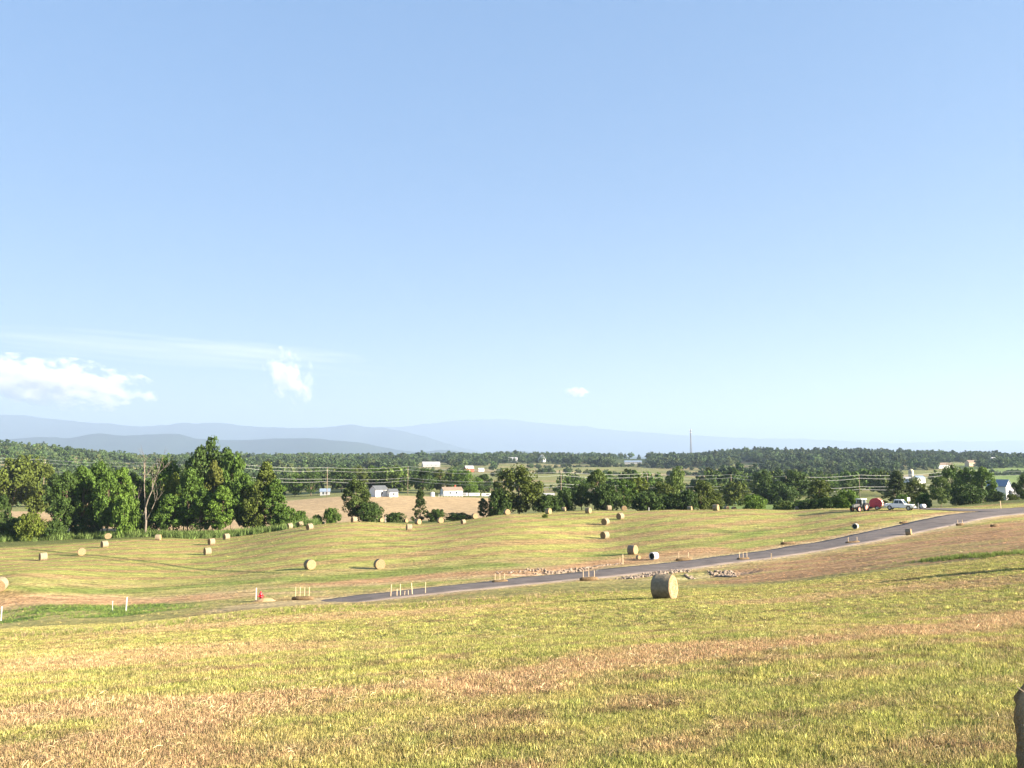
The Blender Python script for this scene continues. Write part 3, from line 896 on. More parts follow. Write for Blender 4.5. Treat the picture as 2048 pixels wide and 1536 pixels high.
def plant(name, key, px, Y, hpx, wpx, tint, label, cat='tree', group=None, rz=None, sink=0.0, parts=True):
    cm, tm, Ht, W = TREES[key]
    p = pos(px, Y)
    hm_ = hpx * Y / FPX; wm = wpx * Y / FPX
    sz = hm_ / Ht; sx = wm / (2 * W * 1.12)
    root = bpy.data.objects.new(name, None); root.empty_display_size = .5
    root.location = p - Vector((0, 0, .15 + sink)); root.scale = (sx, sx, sz)
    root.rotation_euler = (0, 0, random.uniform(0, 6.28) if rz is None else rz)
    link(root); tag(root, label, cat, group)
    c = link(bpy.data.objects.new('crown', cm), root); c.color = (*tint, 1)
    t = link(bpy.data.objects.new('trunk', tm), root)
    return root

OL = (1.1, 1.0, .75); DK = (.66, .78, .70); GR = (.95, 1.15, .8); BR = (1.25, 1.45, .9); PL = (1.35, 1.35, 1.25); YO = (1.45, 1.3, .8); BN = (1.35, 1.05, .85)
G1 = 'trees of the grove at the left edge of the hay field'
grove = [
    # key, px, Y, height px, width px, tint, label
    ('vase', 22, 330, 128, 110, OL, 'olive spreading tree behind the small far hay field, touching the left picture edge'),
    ('round', 75, 335, 112, 80, OL, 'brownish olive tree behind the small far hay field, right of the spreading one'),
    ('tall', 104, 320, 92, 44, DK, 'slim dark tree behind the small far hay field'),
    ('round2', 2, 214, 92, 34, DK, 'dark tree cut by the left picture edge at the hay field margin'),
    ('tall2', 128, 216, 132, 62, DK, 'dark green tree beginning the dense grove on its left'),
    ('tall', 160, 219, 142, 58, GR, 'tall green tree second from the left end of the dense grove'),
    ('round2', 190, 224, 148, 66, GR, 'tall green tree in the dense grove behind two bales'),
    ('tall2', 212, 215, 130, 56, GR, 'upright green tree in front at the middle left of the grove'),
    ('tall', 240, 221, 136, 60, BR, 'brighter green tree in the grove, left of the bare dead tree'),
    ('bush', 252, 213, 88, 56, BR, 'low leafy light green tree just left of the bare dead tree'),
    ('round', 326, 236, 152, 70, BR, 'bright green tree rising behind the bare dead tree'),
    ('vase', 345, 226, 122, 62, YO, 'yellow olive tree right of the bare dead tree'),
    ('round2', 340, 215, 84, 66, GR, 'low broad green tree with open trunks right of the dead tree'),
    ('tall2', 376, 222, 132, 60, GR, 'green tree filling the grove left of its tallest tree'),
    ('vase', 412, 236, 190, 92, DK, 'tallest tree of the grove, dark green with a ragged crown against the mountains'),
    ('tall', 426, 226, 146, 46, BN, 'brownish thin tree in front of the tallest grove tree'),
    ('round2', 462, 232, 160, 72, GR, 'full green tree just right of the tallest grove tree'),
    ('tall2', 402, 214, 96, 58, GR, 'lower green tree in front of the tallest grove tree'),
    ('tall', 440, 213, 100, 62, BR, 'low yellow green tree in front at the middle of the grove'),
    ('tall2', 488, 219, 118, 58, GR, 'mid green tree between the full tree and the dark olive one'),
    ('cone', 528, 222, 140, 92, OL, 'dark olive tapering tree near the right end of the grove'),
    ('round', 512, 216, 98, 66, OL, 'olive tree standing in front of the tapering grove tree'),
    ('tall', 548, 216, 104, 52, GR, 'last tall green tree at the right end of the grove'),
]
for g_ in grove:
    key, px, Y, hp, wp, ti, lb = g_
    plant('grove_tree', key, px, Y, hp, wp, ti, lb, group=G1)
shrubs = [
    ('bush', 62, 211, 60, 56, YO, 'yellow olive shrub at the field margin near the left picture edge'),
    ('bush2', 28, 214, 52, 46, DK, 'dark shrub at the field margin beside the yellow olive shrub'),
    ('bush', 108, 213, 42, 46, DK, 'low dark shrub under the left end of the grove'),
    ('bush2', 285, 216, 44, 56, DK, 'dark undergrowth bush at the foot of the dead tree'),
    ('bush', 172, 218, 46, 60, DK, 'dark undergrowth bush under the left part of the grove'),
    ('bush2', 570, 217, 50, 56, GR, 'green bush at the right foot of the grove'),
    ('bush', 600, 222, 38, 34, GR, 'small green bush just right of the grove'),
    ('bush2', 634, 230, 26, 26, DK, 'small dark bush behind the two paired bales'),
    ('bush', 664, 230, 36, 34, GR, 'leafy bush left of the dark maroon hedgerow tree'),
]
for key, px, Y, hp, wp, ti, lb in shrubs:
    plant('field_shrub', key, px, Y, hp, wp, ti, lb, 'shrub', 'shrubs along the field margin')
hedge = [
    ('round2', 712, 236, 86, 64, (.85, .85, .8), 'tree', 'dark round hedgerow tree standing before the tan field'),
    ('bush', 738, 232, 44, 56, DK, 'shrub', 'dark bush beside the round hedgerow tree'),
    ('bush2', 790, 236, 22, 46, DK, 'shrub', 'low dark hedge clump between the two dark hedgerow trees'),
    ('cone', 840, 238, 66, 44, (.5, .55, .5), 'tree', 'dark narrow cedar before the tan field'),
    ('bush', 872, 238, 28, 40, DK, 'shrub', 'low hedge bush right of the narrow cedar'),
    ('bush2', 916, 240, 18, 60, DK, 'shrub', 'low strip of hedge behind the bales on the crest'),
    ('tall', 966, 238, 42, 24, DK, 'tree', 'small slim hedgerow tree left of the big olive tree'),
    ('bush2', 985, 236, 24, 28, DK, 'shrub', 'low bush at the foot of the slim hedgerow tree'),
    ('round', 1038, 240, 98, 108, (1.0, .9, .72), 'tree', 'largest hedgerow tree, broad and dark on its left, olive on its right'),
    ('bush', 1000, 236, 64, 46, DK, 'tree', 'dark lower tree leaning on the left of the largest hedgerow tree'),
    ('bush2', 1092, 238, 40, 58, DK, 'shrub', 'dark hedge bush right of the largest hedgerow tree'),
    ('bush', 1128, 242, 46, 52, DK, 'shrub', 'dark hedge bush below the long white trailer roof'),
    ('round2', 1164, 244, 56, 56, DK, 'tree', 'dark hedgerow tree behind the bale on the crest'),
    ('tall2', 1196, 258, 80, 56, (1.1, 1.1, .95), 'tree', 'olive green hedgerow tree with a pale top'),
    ('bush', 1212, 240, 58, 60, DK, 'shrub', 'dark thicket behind the two upright bales'),
    ('round', 1248, 250, 62, 60, GR, 'tree', 'green hedgerow tree behind the round bale end'),
    ('round2', 1278, 256, 70, 56, YO, 'tree', 'yellow green hedgerow tree in the middle of the hedge'),
    ('bush2', 1296, 238, 46, 70, DK, 'shrub', 'dark thicket under the yellow green hedgerow tree'),
    ('round', 1322, 252, 62, 62, OL, 'tree', 'olive hedgerow tree right of the yellow green one'),
    ('vase', 1352, 300, 86, 46, PL, 'tree', 'tall pale green tree rising behind the hedge'),
    ('bush', 1350, 240, 44, 60, DK, 'shrub', 'black shaded thicket left of the crest bale'),
    ('round', 1404, 244, 62, 62, OL, 'tree', 'rounded olive tree directly behind the crest bale'),
    ('bush2', 1378, 238, 50, 40, DK, 'shrub', 'dark bush left of the rounded olive tree'),
    ('bush', 1432, 246, 42, 36, OL, 'shrub', 'olive bush at the right end of the long hedge'),
    ('bush', 1508, 226, 36, 54, BR, 'shrub', 'lone bright green round bush on the field crest'),
    ('bush2', 1566, 228, 24, 40, PL, 'shrub', 'low pale bush right of the lone green bush'),
    ('bush', 1602, 232, 26, 42, GR, 'shrub', 'low green bush left of the olive tree by the tractor'),
    ('round2', 1640, 236, 66, 58, OL, 'tree', 'olive tree left of the tractor'),
    ('bush2', 1622, 222, 28, 50, DK, 'shrub', 'dark bush at the left foot of the olive tree by the tractor'),
    ('bush', 1662, 216, 30, 50, DK, 'shrub', 'dark bush at the right foot of the olive tree by the tractor'),
    ('bush', 1692, 204, 42, 54, BR, 'shrub', 'bright topped bush touching the tractor'),
    ('cone', 1796, 280, 76, 74, (.6, .6, .58), 'tree', 'big dark cedar behind the pickup truck'),
    ('round', 1832, 285, 60, 50, OL, 'tree', 'olive tree right of the big dark cedar'),
    ('bush', 1806, 236, 36, 34, BR, 'shrub', 'bright green bush behind the pickup cab'),
    ('bush2', 1850, 238, 36, 32, GR, 'shrub', 'green bush right of the pickup bonnet'),
    ('round2', 1882, 262, 62, 46, PL, 'tree', 'pale olive tree behind the road bend'),
    ('round', 1906, 300, 80, 50, GR, 'tree', 'green tree right of the pale olive tree'),
    ('round2', 1936, 285, 76, 56, GR, 'tree', 'mid green tree above the road bend'),
    ('bush', 1936, 232, 46, 76, DK, 'shrub', 'deep shaded thicket above the road bend'),
    ('tall2', 1968, 280, 74, 48, BR, 'tree', 'fresh green tree left of the white gabled barn'),
    ('bush2', 1990, 245, 30, 40, DK, 'shrub', 'dark bush before the white gabled barn'),
    ('bush', 2026, 238, 20, 30, OL, 'shrub', 'olive bush right of the white gabled barn'),
    ('round', 2050, 232, 56, 42, DK, 'tree', 'dark tree cut by the right picture edge'),
    ('round', 1532, 350, 66, 66, DK, 'tree', 'deep blue green round tree in the valley behind the lone bush'),
    ('round2', 1590, 352, 66, 66, (.7, .8, .75), 'tree', 'round valley tree right of the deep blue green one'),
    ('bush', 1560, 345, 42, 74, DK, 'shrub', 'shaded thicket between the two round valley trees'),
    ('bush2', 1470, 330, 52, 60, OL, 'shrub', 'olive thicket in the valley behind the end of the hedge'),
]
for key, px, Y, hp, wp, ti, ct, lb in hedge:
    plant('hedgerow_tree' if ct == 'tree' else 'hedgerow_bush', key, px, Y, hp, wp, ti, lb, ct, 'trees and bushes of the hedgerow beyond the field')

# bare dead tree
def dead_tree():
    p = pos(290, 212); Ht = 134 * 212 / FPX
    root = empty('dead_tree', p, 0, 'bare dead tree with pale forked trunk in the grove', 'tree')
    g = random.Random(5); mb = MB(); tr = MB()
    base = [Vector((0, 0, -.3)), Vector((.1, 0, Ht * .22)), Vector((-.2, 0, Ht * .42))]
    tr.tube(base, [.34, .27, .22], 8)
    def br(p0, d, L, r, lev):
        pts = [p0]; q = p0.copy(); dd = d.copy()
        for _ in range(4):
            dd = (dd + Vector((g.uniform(-.18, .18), g.uniform(-.18, .18), g.uniform(-.02, .14)))).normalized()
            q = q + dd * L / 4; pts.append(q.copy())
        mb.tube(pts, [r * (1 - .2 * i) for i in range(5)], 5)
        if lev < 3:
            for k in range(3 if lev < 2 else 4):
                i = g.randint(1, 4)
                nd = (dd + Vector((g.uniform(-.9, .9), g.uniform(-.9, .9), g.uniform(-.1, .5)))).normalized()
                br(pts[i], nd, L * g.uniform(.45, .65), r * .5, lev + 1)
    br(base[2], Vector((.22, 0, 1)), Ht * .5, .2, 0)
    br(base[2], Vector((-.16, .1, 1)), Ht * .46, .18, 0)
    br(base[1], Vector((.55, -.1, .9)), Ht * .42, .12, 1)
    br(base[1], Vector((-.5, .1, .9)), Ht * .38, .11, 1)
    tr.build('trunk', M['dead_wood'], root); mb.build('branches', M['dead_wood'], root)
dead_tree()

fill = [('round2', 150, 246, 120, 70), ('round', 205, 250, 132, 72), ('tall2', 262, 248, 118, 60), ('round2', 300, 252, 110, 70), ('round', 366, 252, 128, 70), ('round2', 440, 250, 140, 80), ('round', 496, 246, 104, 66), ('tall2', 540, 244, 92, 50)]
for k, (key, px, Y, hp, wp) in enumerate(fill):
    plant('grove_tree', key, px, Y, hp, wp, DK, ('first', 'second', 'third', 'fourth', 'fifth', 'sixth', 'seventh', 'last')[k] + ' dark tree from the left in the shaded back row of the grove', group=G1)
yard = [('round', 590, 480, 46, 46, GR, 'green yard tree at the far left of the tan field'), ('tall2', 622, 476, 44, 36, DK, 'dark yard tree left of the pale blue shed'),
        ('round2', 684, 500, 52, 60, DK, 'dark broad yard tree between the pale blue shed and the white barn'), ('round', 716, 505, 50, 50, OL, 'olive yard tree behind the left side of the white barn'),
        ('round', 742, 520, 48, 44, GR, 'green yard tree right behind the white barn'), ('vase', 798, 500, 30, 30, DK, 'small blue green tree right of the small white shed'),
        ('round2', 775, 520, 46, 40, OL, 'olive yard tree behind the small white shed'), ('round2', 846, 470, 52, 62, DK, 'big dark yard tree behind the narrow cedar'), ('tall2', 880, 480, 48, 34, OL, 'olive yard tree left of the low white house'),
        ('round', 933, 470, 50, 58, BR, 'big light green tree behind the low white house'), ('bush', 940, 462, 26, 34, BR, 'low light green bush under the big light green tree'), ('round2', 968, 480, 42, 44, DK, 'dark yard tree right of the big light green tree'),
        ('round', 1000, 490, 36, 30, BN, 'reddish brown yard tree left of the largest hedgerow tree'), ('round', 905, 520, 46, 44, GR, 'green tree rising behind the low white house roof')]
for key, px, Y, hp, wp, ti, lb in yard:
    plant('yard_tree', key, px, Y, hp, wp, ti, lb, group='yard trees beyond the tan field')

# ------------------------------------------------------------------ valley trees and the far woods
def far_proto(kind, n_lobe, per, size, seed, W):
    v, q, C = crown_cards(kind, 10, W, n_lobe, per, size, seed)
    return v, q, C
FARM = []
for i, (kd, W) in enumerate((('round', 4.6), ('round', 5.2), ('vase', 4.6), ('tall', 3.4), ('bush', 5.4), ('cone', 3.0))):
    v, q, C = far_proto(kd, 26, 34, .55, 50 + i, W)
    FARM.append((v, q, W))
# single-mesh trees for the valley (too far to show a trunk)
VALM = [np_mesh('valley_tree', v, q, M['leaf']) for v, q, W in FARM]
OPEN = [  # ground left open: photo outline of fields and yards
    [(575, 985), (1000, 985), (1010, 1060), (560, 1060)], [(0, 1020), (570, 1020), (570, 1090), (0, 1090)],
    [(995, 927), (1100, 927), (1240, 936), (1460, 938), (1440, 952), (1330, 958), (1200, 953), (1080, 951), (990, 942)],
    [(1465, 926), (1530, 927), (1530, 942), (1465, 942)],
    [(1890, 939), (2100, 936), (2100, 968), (2010, 962), (1960, 955), (1890, 952)],
    [(840, 924), (890, 924), (905, 942), (830, 942)],
    [(1440, 998), (1620, 996), (1620, 1030), (1440, 1030)], [(930, 932), (985, 932), (985, 950), (925, 950)],
    [(1225, 918), (1300, 918), (1300, 936), (1225, 936)], [(1800, 945), (1870, 945), (1870, 966), (1800, 966)],
    [(1960, 960), (2060, 960), (2060, 1000), (1970, 1000)], [(1065, 975), (1105, 975), (1105, 1000), (1065, 1000)], [(1870, 926), (1960, 926), (1960, 945), (1870, 945)],
    [(640, 974), (670, 974), (670, 990), (640, 990)],
]
def project(x, y, z):
    dz = z - CZ
    dep = y * cp + dz * sp; up = -y * sp + dz * cp
    return 1024 + FPX * x / dep, 768 - FPX * up / dep
def wood_points(n, r0, r1):
    x, y = sector(n, r0, r1, .74)
    z = H(x, y)
    px, row = project(x, y, z)
    keep = np.ones(len(x), bool)
    for P in OPEN:
        P = np.array(P, float)
        for f in (0, .35, .7):
            keep &= ~in_poly(px, row - f * 14 * FPX / y, P)
        keep &= ~in_poly(px, row, P)
    return x[keep], y[keep], z[keep], px[keep], row[keep]
# valley belt
bx, by, bz, bpx, brow = wood_points(5200, 445, 1500)
dens = fbm(bx / 90, by / 90, 71, 3)
k = ((dens > .34) & (by < 620)) | ((dens > .47) & (by >= 620) & (by < 1150)) | ((dens > .42) & (by >= 1150))
bx, by, bz, bpx, brow = bx[k], by[k], bz[k], bpx[k], brow[k]
# keep a mown margin round the far edge of the tan field
k = ~((by < 470) & (bpx > 560) & (bpx < 1110))
bx, by, bz, bpx, brow = bx[k], by[k], bz[k], bpx[k], brow[k]
order = np.argsort(by + np.where(bpx < 575, 700, 0) + np.where((bpx < -20) | (bpx > 2068), 5000, 0))
n_ind = 205
near_k, far_k = order[:n_ind], order[n_ind:]
TINTS = np.array([GR, GR, DK, OL, (.75, .85, .75), (1.05, 1.1, .95), (1.1, 1.2, .9), (.65, .75, .72)])
def area_word(px, y):
    if px < 560: a = 'behind the grove'
    elif px < 730: a = 'left of the white barn'
    elif px < 1010: a = 'behind the white barn'
    elif px < 1440: a = 'beyond the hedgerow'
    elif px < 1770: a = 'beyond the tractor'
    else: a = 'beyond the pickup truck'
    return a
ORD = ('first second third fourth fifth sixth seventh eighth ninth tenth eleventh twelfth thirteenth fourteenth fifteenth sixteenth seventeenth eighteenth nineteenth twentieth').split()
ORD += ['twenty-' + w_ for w_ in ORD[:9]] + ['thirtieth'] + ['thirty-' + w_ for w_ in ORD[:9]] + ['fortieth'] + ['forty-' + w_ for w_ in ORD[:9]] + ['fiftieth']
_cnt = {}
for i in sorted(near_k, key=lambda q_: bpx[q_]):
    t = random.choice((0, 0, 1, 1, 2, 3, 4, 5))
    o = link(bpy.data.objects.new('valley_tree', VALM[t]))
    hgt = random.uniform(9, 17) * (.62 if t == 4 else 1)
    o.location = (bx[i], by[i], bz[i] - .4); o.rotation_euler = (0, 0, random.uniform(0, 6.28))
    s = hgt / 10; w = s * random.uniform(.85, 1.25); o.scale = (w, w, s)
    ti = TINTS[random.randrange(len(TINTS))] * random.uniform(.8, 1.15); o.color = (*ti, 1)
    shape = ('full round', 'broad round', 'open spreading', 'tall narrow', 'low bushy', 'dark tapering')[t]
    a = area_word(bpx[i], by[i])
    _cnt[shape, a] = _cnt.get((shape, a), 0) + 1
    tag(o, f'{ORD[_cnt[shape, a] - 1]} {shape} tree from the left in the valley {a}', 'tree', f'valley trees {a}')
# rest of the belt and the ridge woods: one mass
fx, fy, fz, _, _ = wood_points(15500, 1350, 3000)
tx = np.concatenate([bx[far_k], fx]); ty = np.concatenate([by[far_k], fy]); tz = np.concatenate([bz[far_k], fz])
# hedge lines between the hill pastures
for LL in ([(985, 1020), (1120, 1060), (1250, 1120)], [(1230, 1500), (1400, 1330), (1520, 1180)], [(1060, 1380), (1180, 1420), (1330, 1520)], [(1330, 1100), (1450, 1130), (1560, 1050)], [(1880, 900), (1960, 960), (2060, 1000)]):
    Q_ = np.array([pos(a, b_)[:2] for a, b_ in LL]); m = 70
    t = RNG.uniform(0, len(Q_) - 1.001, m); i = t.astype(int); f = (t - i)[:, None]
    p = Q_[i] * (1 - f) + Q_[i + 1] * f + RNG.normal(0, 5, (m, 2))
    tx = np.concatenate([tx, p[:, 0]]); ty = np.concatenate([ty, p[:, 1]]); tz = np.concatenate([tz, H(p[:, 0], p[:, 1])])
n = len(tx)
_hedge = np.arange(n) >= n - 350
fp = [bpy.data.objects.new('wood_tree_%d' % i, np_mesh('wood_tree', v, q, M['leaf_inst'])) for i, (v, q, W) in enumerate(FARM)]
vi = RNG.choice([0, 0, 1, 1, 2, 3, 4, 5], n)
s = RNG.uniform(.8, 1.7, n) * (.6 + .9 * fbm(tx / 70, ty / 70, 81, 3)) * np.where(vi == 4, .7, 1) * np.where(_hedge, .5, 1); w = s * RNG.uniform(.9, 1.3, n)
base = np.array([.066, .092, .042])  # blue-grey of distance haze mixed into the foliage colour
tint = TINTS[RNG.integers(0, len(TINTS), n)] * base * np.exp(RNG.normal(0, .16, n) + .9 * (fbm(tx / 120, ty / 120, 82, 3) - .5))[:, None]
scatter('forest', np.stack([tx, ty, tz - .6], 1), np.stack([np.zeros(n), np.zeros(n), RNG.uniform(0, 6.28, n)], 1), np.stack([w, w, s], 1), vi, tint, fp,
        'far mixed woods covering the valley and ridges', 'woods')

# ------------------------------------------------------------------ hay bales
def copy_obj(o, parent=None, name=None):
    c = o.copy(); c.name = name or o.name.split('.')[0]; COL.objects.link(c); c.parent = parent
    return c

def bale_meshes(seed):
    g = random.Random(seed); Rr, L = .76, .56; n = 56
    prof = []
    for i in range(11):
        t = -1 + 2 * i / 10
        prof.append((t * L, Rr * (1 - .035 * t ** 4) + g.uniform(-.008, .008)))
    def wob(v):
        x, y, z = v
        a = math.atan2(y, z); k = 1 + .012 * math.sin(3 * a + seed) + .008 * math.sin(7 * a + 2 * seed)
        z2 = z * k
        if z2 < -.62: z2 = -.62 + (z2 + .62) * .35      # settles flat on the ground
        return (x, y * k, z2 + .68)
    m = MB(); m.lathe(prof, 'x', n=n); m.v = [wob(v) for v in m.v]
    side = m.mesh('wrapped_side', M['hay'])
    ends = []
    for sgn in (-1, 1):
        m = MB(); pr = []
        for i in range(13):
            r = Rr * .967 * (1 - i / 12)
            pr.append((sgn * (L + (.022 if i % 2 else -.012)), max(r, .002)))
        pr.insert(0, (sgn * (L - .02), Rr * .967))
        m.lathe(pr, 'x', n=n); m.v = [wob((x + g.uniform(-.008, .008), y, z)) for x, y, z in m.v]
        ends.append(m.mesh('end_face', M['hay_end']))
    return side, ends
BALEM = [bale_meshes(s) for s in (1, 2, 3)]
BG = 'round hay bales standing in the mown field'
def bale(px, Y, phi, label, k=0, sc=1.0):
    p = pos(px, Y)
    x, y = p.x, p.y
    root = empty('hay_bale', p - Vector((0, 0, .03)), R(phi), label, 'hay bale', BG, sc)
    # follow the slope
    dx = (h1(x + .6, y) - h1(x - .6, y)) / 1.2; dy = (h1(x, y + .6) - h1(x, y - .6)) / 1.2
    nrm = Vector((-dx, -dy, 1)).normalized()
    root.rotation_mode = 'QUATERNION'
    root.rotation_quaternion = Vector((0, 0, 1)).rotation_difference(nrm) @ Matrix.Rotation(R(phi), 3, 'Z').to_quaternion()
    side, ends = BALEM[k % 3]
    link(bpy.data.objects.new('wrapped_side', side), root)
    for e in ends: link(bpy.data.objects.new('end_face', e), root)
    return root
BL = [
    (1330, 49, -33, 'largest whole hay bale, alone before the road, shaded side toward us', 1.02),
    (1266, 126, -40, 'hay bale right beyond the road, shaded side toward us and tan end facing right', 1),
    (620, 119, -52, 'left of the two hay bales with tan round ends in the middle of the field', 1),
    (759, 118, -66, 'right of the two hay bales with tan round ends, nearer the road', 1),
    (415, 160, 40, 'hay bale on the reddish patch, lowest of three stepped bales before the grove', 1),
    (423, 182, 46, 'middle one of three stepped hay bales before the grove', 1),
    (453, 195, 48, 'topmost of three stepped hay bales before the grove', 1),
    (316, 195, 5, 'hay bale seen flat from its side, in front of the dead tree', .95),
    (216, 206, -72, 'hay bale with pale round end touching the grass verge of the grove', 1),
    (209, 176, 48, 'hay bale just in front of the one at the grove verge, dark end left', 1),
    (86, 152, 44, 'hay bale left of the tyre tracks near the left picture edge', 1),
    (163, 160, -60, 'hay bale at the start of the dark tyre tracks, round end toward us', 1),
    (2, 98, -75, 'hay bale cut by the left picture edge', 1.1),
    (580, 207, 46, 'left one of the two paired hay bales near the foot of the grove', 1),
    (601, 211, 46, 'right one of the two paired hay bales near the foot of the grove', 1),
    (620, 186, 45, 'single hay bale below the two paired bales with a long shadow', 1),
    (552, 216, -60, 'hay bale half hidden in the verge at the right foot of the grove', .9),
    (622, 224, 30, 'hay bale just beyond the crest above the paired bales, left of its neighbour', 1),
    (633, 228, -60, 'hay bale just beyond the crest above the paired bales, right of its neighbour', 1),
    (646, 240, 20, 'low hay bale top peeping over the crest before the leafy bush', .9),
    (658, 246, -40, 'smallest hay bale top peeping over the crest before the leafy bush', .85),
    (708, 203, 38, 'hay bale on the skyline of the field before the dark round hedgerow tree', 1),
    (818, 186, 22, 'lone hay bale in the mid field below the narrow cedar', 1),
    (927, 190, 40, 'small squat hay bale in the mid field left of the grass tuft', .72),
    (836, 212, -42, 'hay bale on the crest in front of the narrow cedar', 1),
    (881, 213, -62, 'hay bale on the crest with its lit round end, right of the narrow cedar', 1.05),
    (950, 213, -64, 'hay bale on the crest beside the slim hedgerow tree', 1),
    (1014, 209, -66, 'hay bale on the crest below the largest hedgerow tree', 1),
    (1097, 206, -42, 'hay bale on the crest right of the largest hedgerow tree, dark side toward us', 1),
    (1177, 202, -38, 'hay bale on the crest before the dark thicket, box-like with lit right end', 1),
    (1211, 178, 50, 'left and lower of two tilted hay bales on the upper field', 1.02),
    (1241, 186, 40, 'right and upper of two tilted hay bales on the upper field', 1.02),
    (1210, 158, 40, 'hay bale straight below the two tilted bales with a long shadow to the left', 1),
    (1432, 196, -36, 'hay bale on the crest before the rounded olive tree', 1.05),
    (1218, 222, 12, 'hay bale in the hedge shade, seen from its side, left of the round one', 1),
    (1248, 222, -88, 'hay bale in the hedge shade showing a full round end', 1),
    (1128, 226, -20, 'hay bale top behind the crest under the long white roof', .85),
    (1380, 224, -30, 'pale hay bale half hidden behind the crest left of the olive tree', .95),
    (762, 232, -50, 'hay bale top behind the crest right of the dark round hedgerow tree', .85),
    (812, 236, -50, 'tiny hay bale top behind the crest left of the narrow cedar', .8),
    (906, 238, -60, 'tiny hay bale top behind the crest between two crest bales', .8),
    (1453, 226, -50, 'hay bale in shade behind the crest, left of a small lit one', .9),
    (1468, 226, -70, 'small lit hay bale behind the crest left of the lone green bush', .8),
    (1594, 224, -20, 'low pale hay bale behind the crest below the olive tree by the tractor', .9),
    (2085, 50, -30, 'hay bale just outside the right picture edge with its long shadow inside', 1.05),
    (29, 300, -70, 'far hay bale in the small field seen under the olive trees', 1.1),
]
for i, (px, Y, phi, lb, sc) in enumerate(BL):
    bale(px, Y, phi, lb, i, sc)

def near_bale():
    D = 2.5; dirx, diry = ray(2024, 1450)[:2]; hn = math.hypot(dirx, diry); dirx /= hn; diry /= hn
    phi = math.atan2(-dirx, diry)          # axis square to the line of sight
    ax = Vector((math.cos(phi), math.sin(phi), 0))
    c = Vector((dirx * D, diry * D, 0)) + ax * .635
    c.z = h1(c.x, c.y)
    root = empty('hay_bale', c, phi, 'close shaded hay bale with loose stems, cut by the right picture edge', 'hay bale', BG, 1.07)
    side, ends = BALEM[0]
    link(bpy.data.objects.new('wrapped_side', side), root)
    for e in ends: link(bpy.data.objects.new('end_face', e), root)
    g = np.random.default_rng(9); n = 30000
    a = g.uniform(0, 2 * math.pi, n); x = g.uniform(-.53, .53, n)
    L = g.uniform(.025, .08, n); w = g.uniform(.001, .0022, n)
    rr_ = .772 + g.uniform(-.012, .016, n)
    P = np.stack([x, rr_ * np.cos(a), rr_ * np.sin(a) + .68], 1)
    nr_ = np.stack([np.zeros(n), np.cos(a), np.sin(a)], 1); ta = np.stack([np.zeros(n), -np.sin(a), np.cos(a)], 1); ex = np.array([1., 0, 0])
    an = g.normal(0, .45, n) + math.pi * (g.uniform(size=n) < .5)
    d = ta * np.cos(an)[:, None] + ex * np.sin(an)[:, None] + nr_ * g.normal(.12, .18, n)[:, None]
    d /= np.linalg.norm(d, axis=1)[:, None]
    s = np.cross(d, nr_); s /= np.linalg.norm(s, axis=1)[:, None]
    v = np.stack([P - s * w[:, None], P + s * w[:, None], P + d * L[:, None] + s * w[:, None] * .6, P + d * L[:, None] - s * w[:, None] * .6], 1)
    v = v[(P[:, 2] > .05)].reshape(-1, 3)
    o = link(bpy.data.objects.new('loose_stems', np_mesh('loose_stems', v, np.arange(len(v)).reshape(-1, 4), M['hay_stem'])), root)
    o['kind'] = 'stuff'
M['hay_stem'] = leaf_mat('hay_stem', (.42, .33, .21), .55, .15)
near_bale()

# ------------------------------------------------------------------ pickup truck
def wheel(parent, c, r, w, rimmat, name='wheel', tread=False, n=22):
    """axle along local y; tyre is the part, rim its piece"""
    m = MB(); m.lathe([(-w / 2, r * .62), (-w / 2, r * .93), (-w * .3, r), (w * .3, r), (w / 2, r * .93), (w / 2, r * .62)], 'y', n=n)
    if tread:
        for k in range(18):
            a = 2 * math.pi * k / 18
            for sg in (-1, 1):
                cx, cz = r * math.cos(a + sg * .06), r * math.sin(a + sg * .06)
                m.box((cx, sg * w * .24, cz), (.10, w * .44, .09), 0, 0, Matrix.Rotation(-a, 3, 'Y'))
    o = m.build(name, M['rubber'], parent); o.location = c
    m = MB(); m.lathe([(-w * .42, .001), (-w * .42, r * .30), (-w * .30, r * .5), (-w * .45, r * .62), (w * .45, r * .62), (w * .30, r * .5), (w * .42, r * .30), (w * .42, .001)], 'y', n=n)
    m.build('rim', rimmat, o)
    return o

def frustum(mb, x0, x1, y0, z0, X0, X1, Y0, z1, mat=0):
    vs = [(x0, -y0, z0), (x1, -y0, z0), (x1, y0, z0), (x0, y0, z0), (X0, -Y0, z1), (X1, -Y0, z1), (X1, Y0, z1), (X0, Y0, z1)]
    mb.add(vs, [(3, 2, 1, 0), (4, 5, 6, 7), (0, 1, 5, 4), (1, 2, 6, 5), (2, 3, 7, 6), (3, 0, 4, 7)], mat)

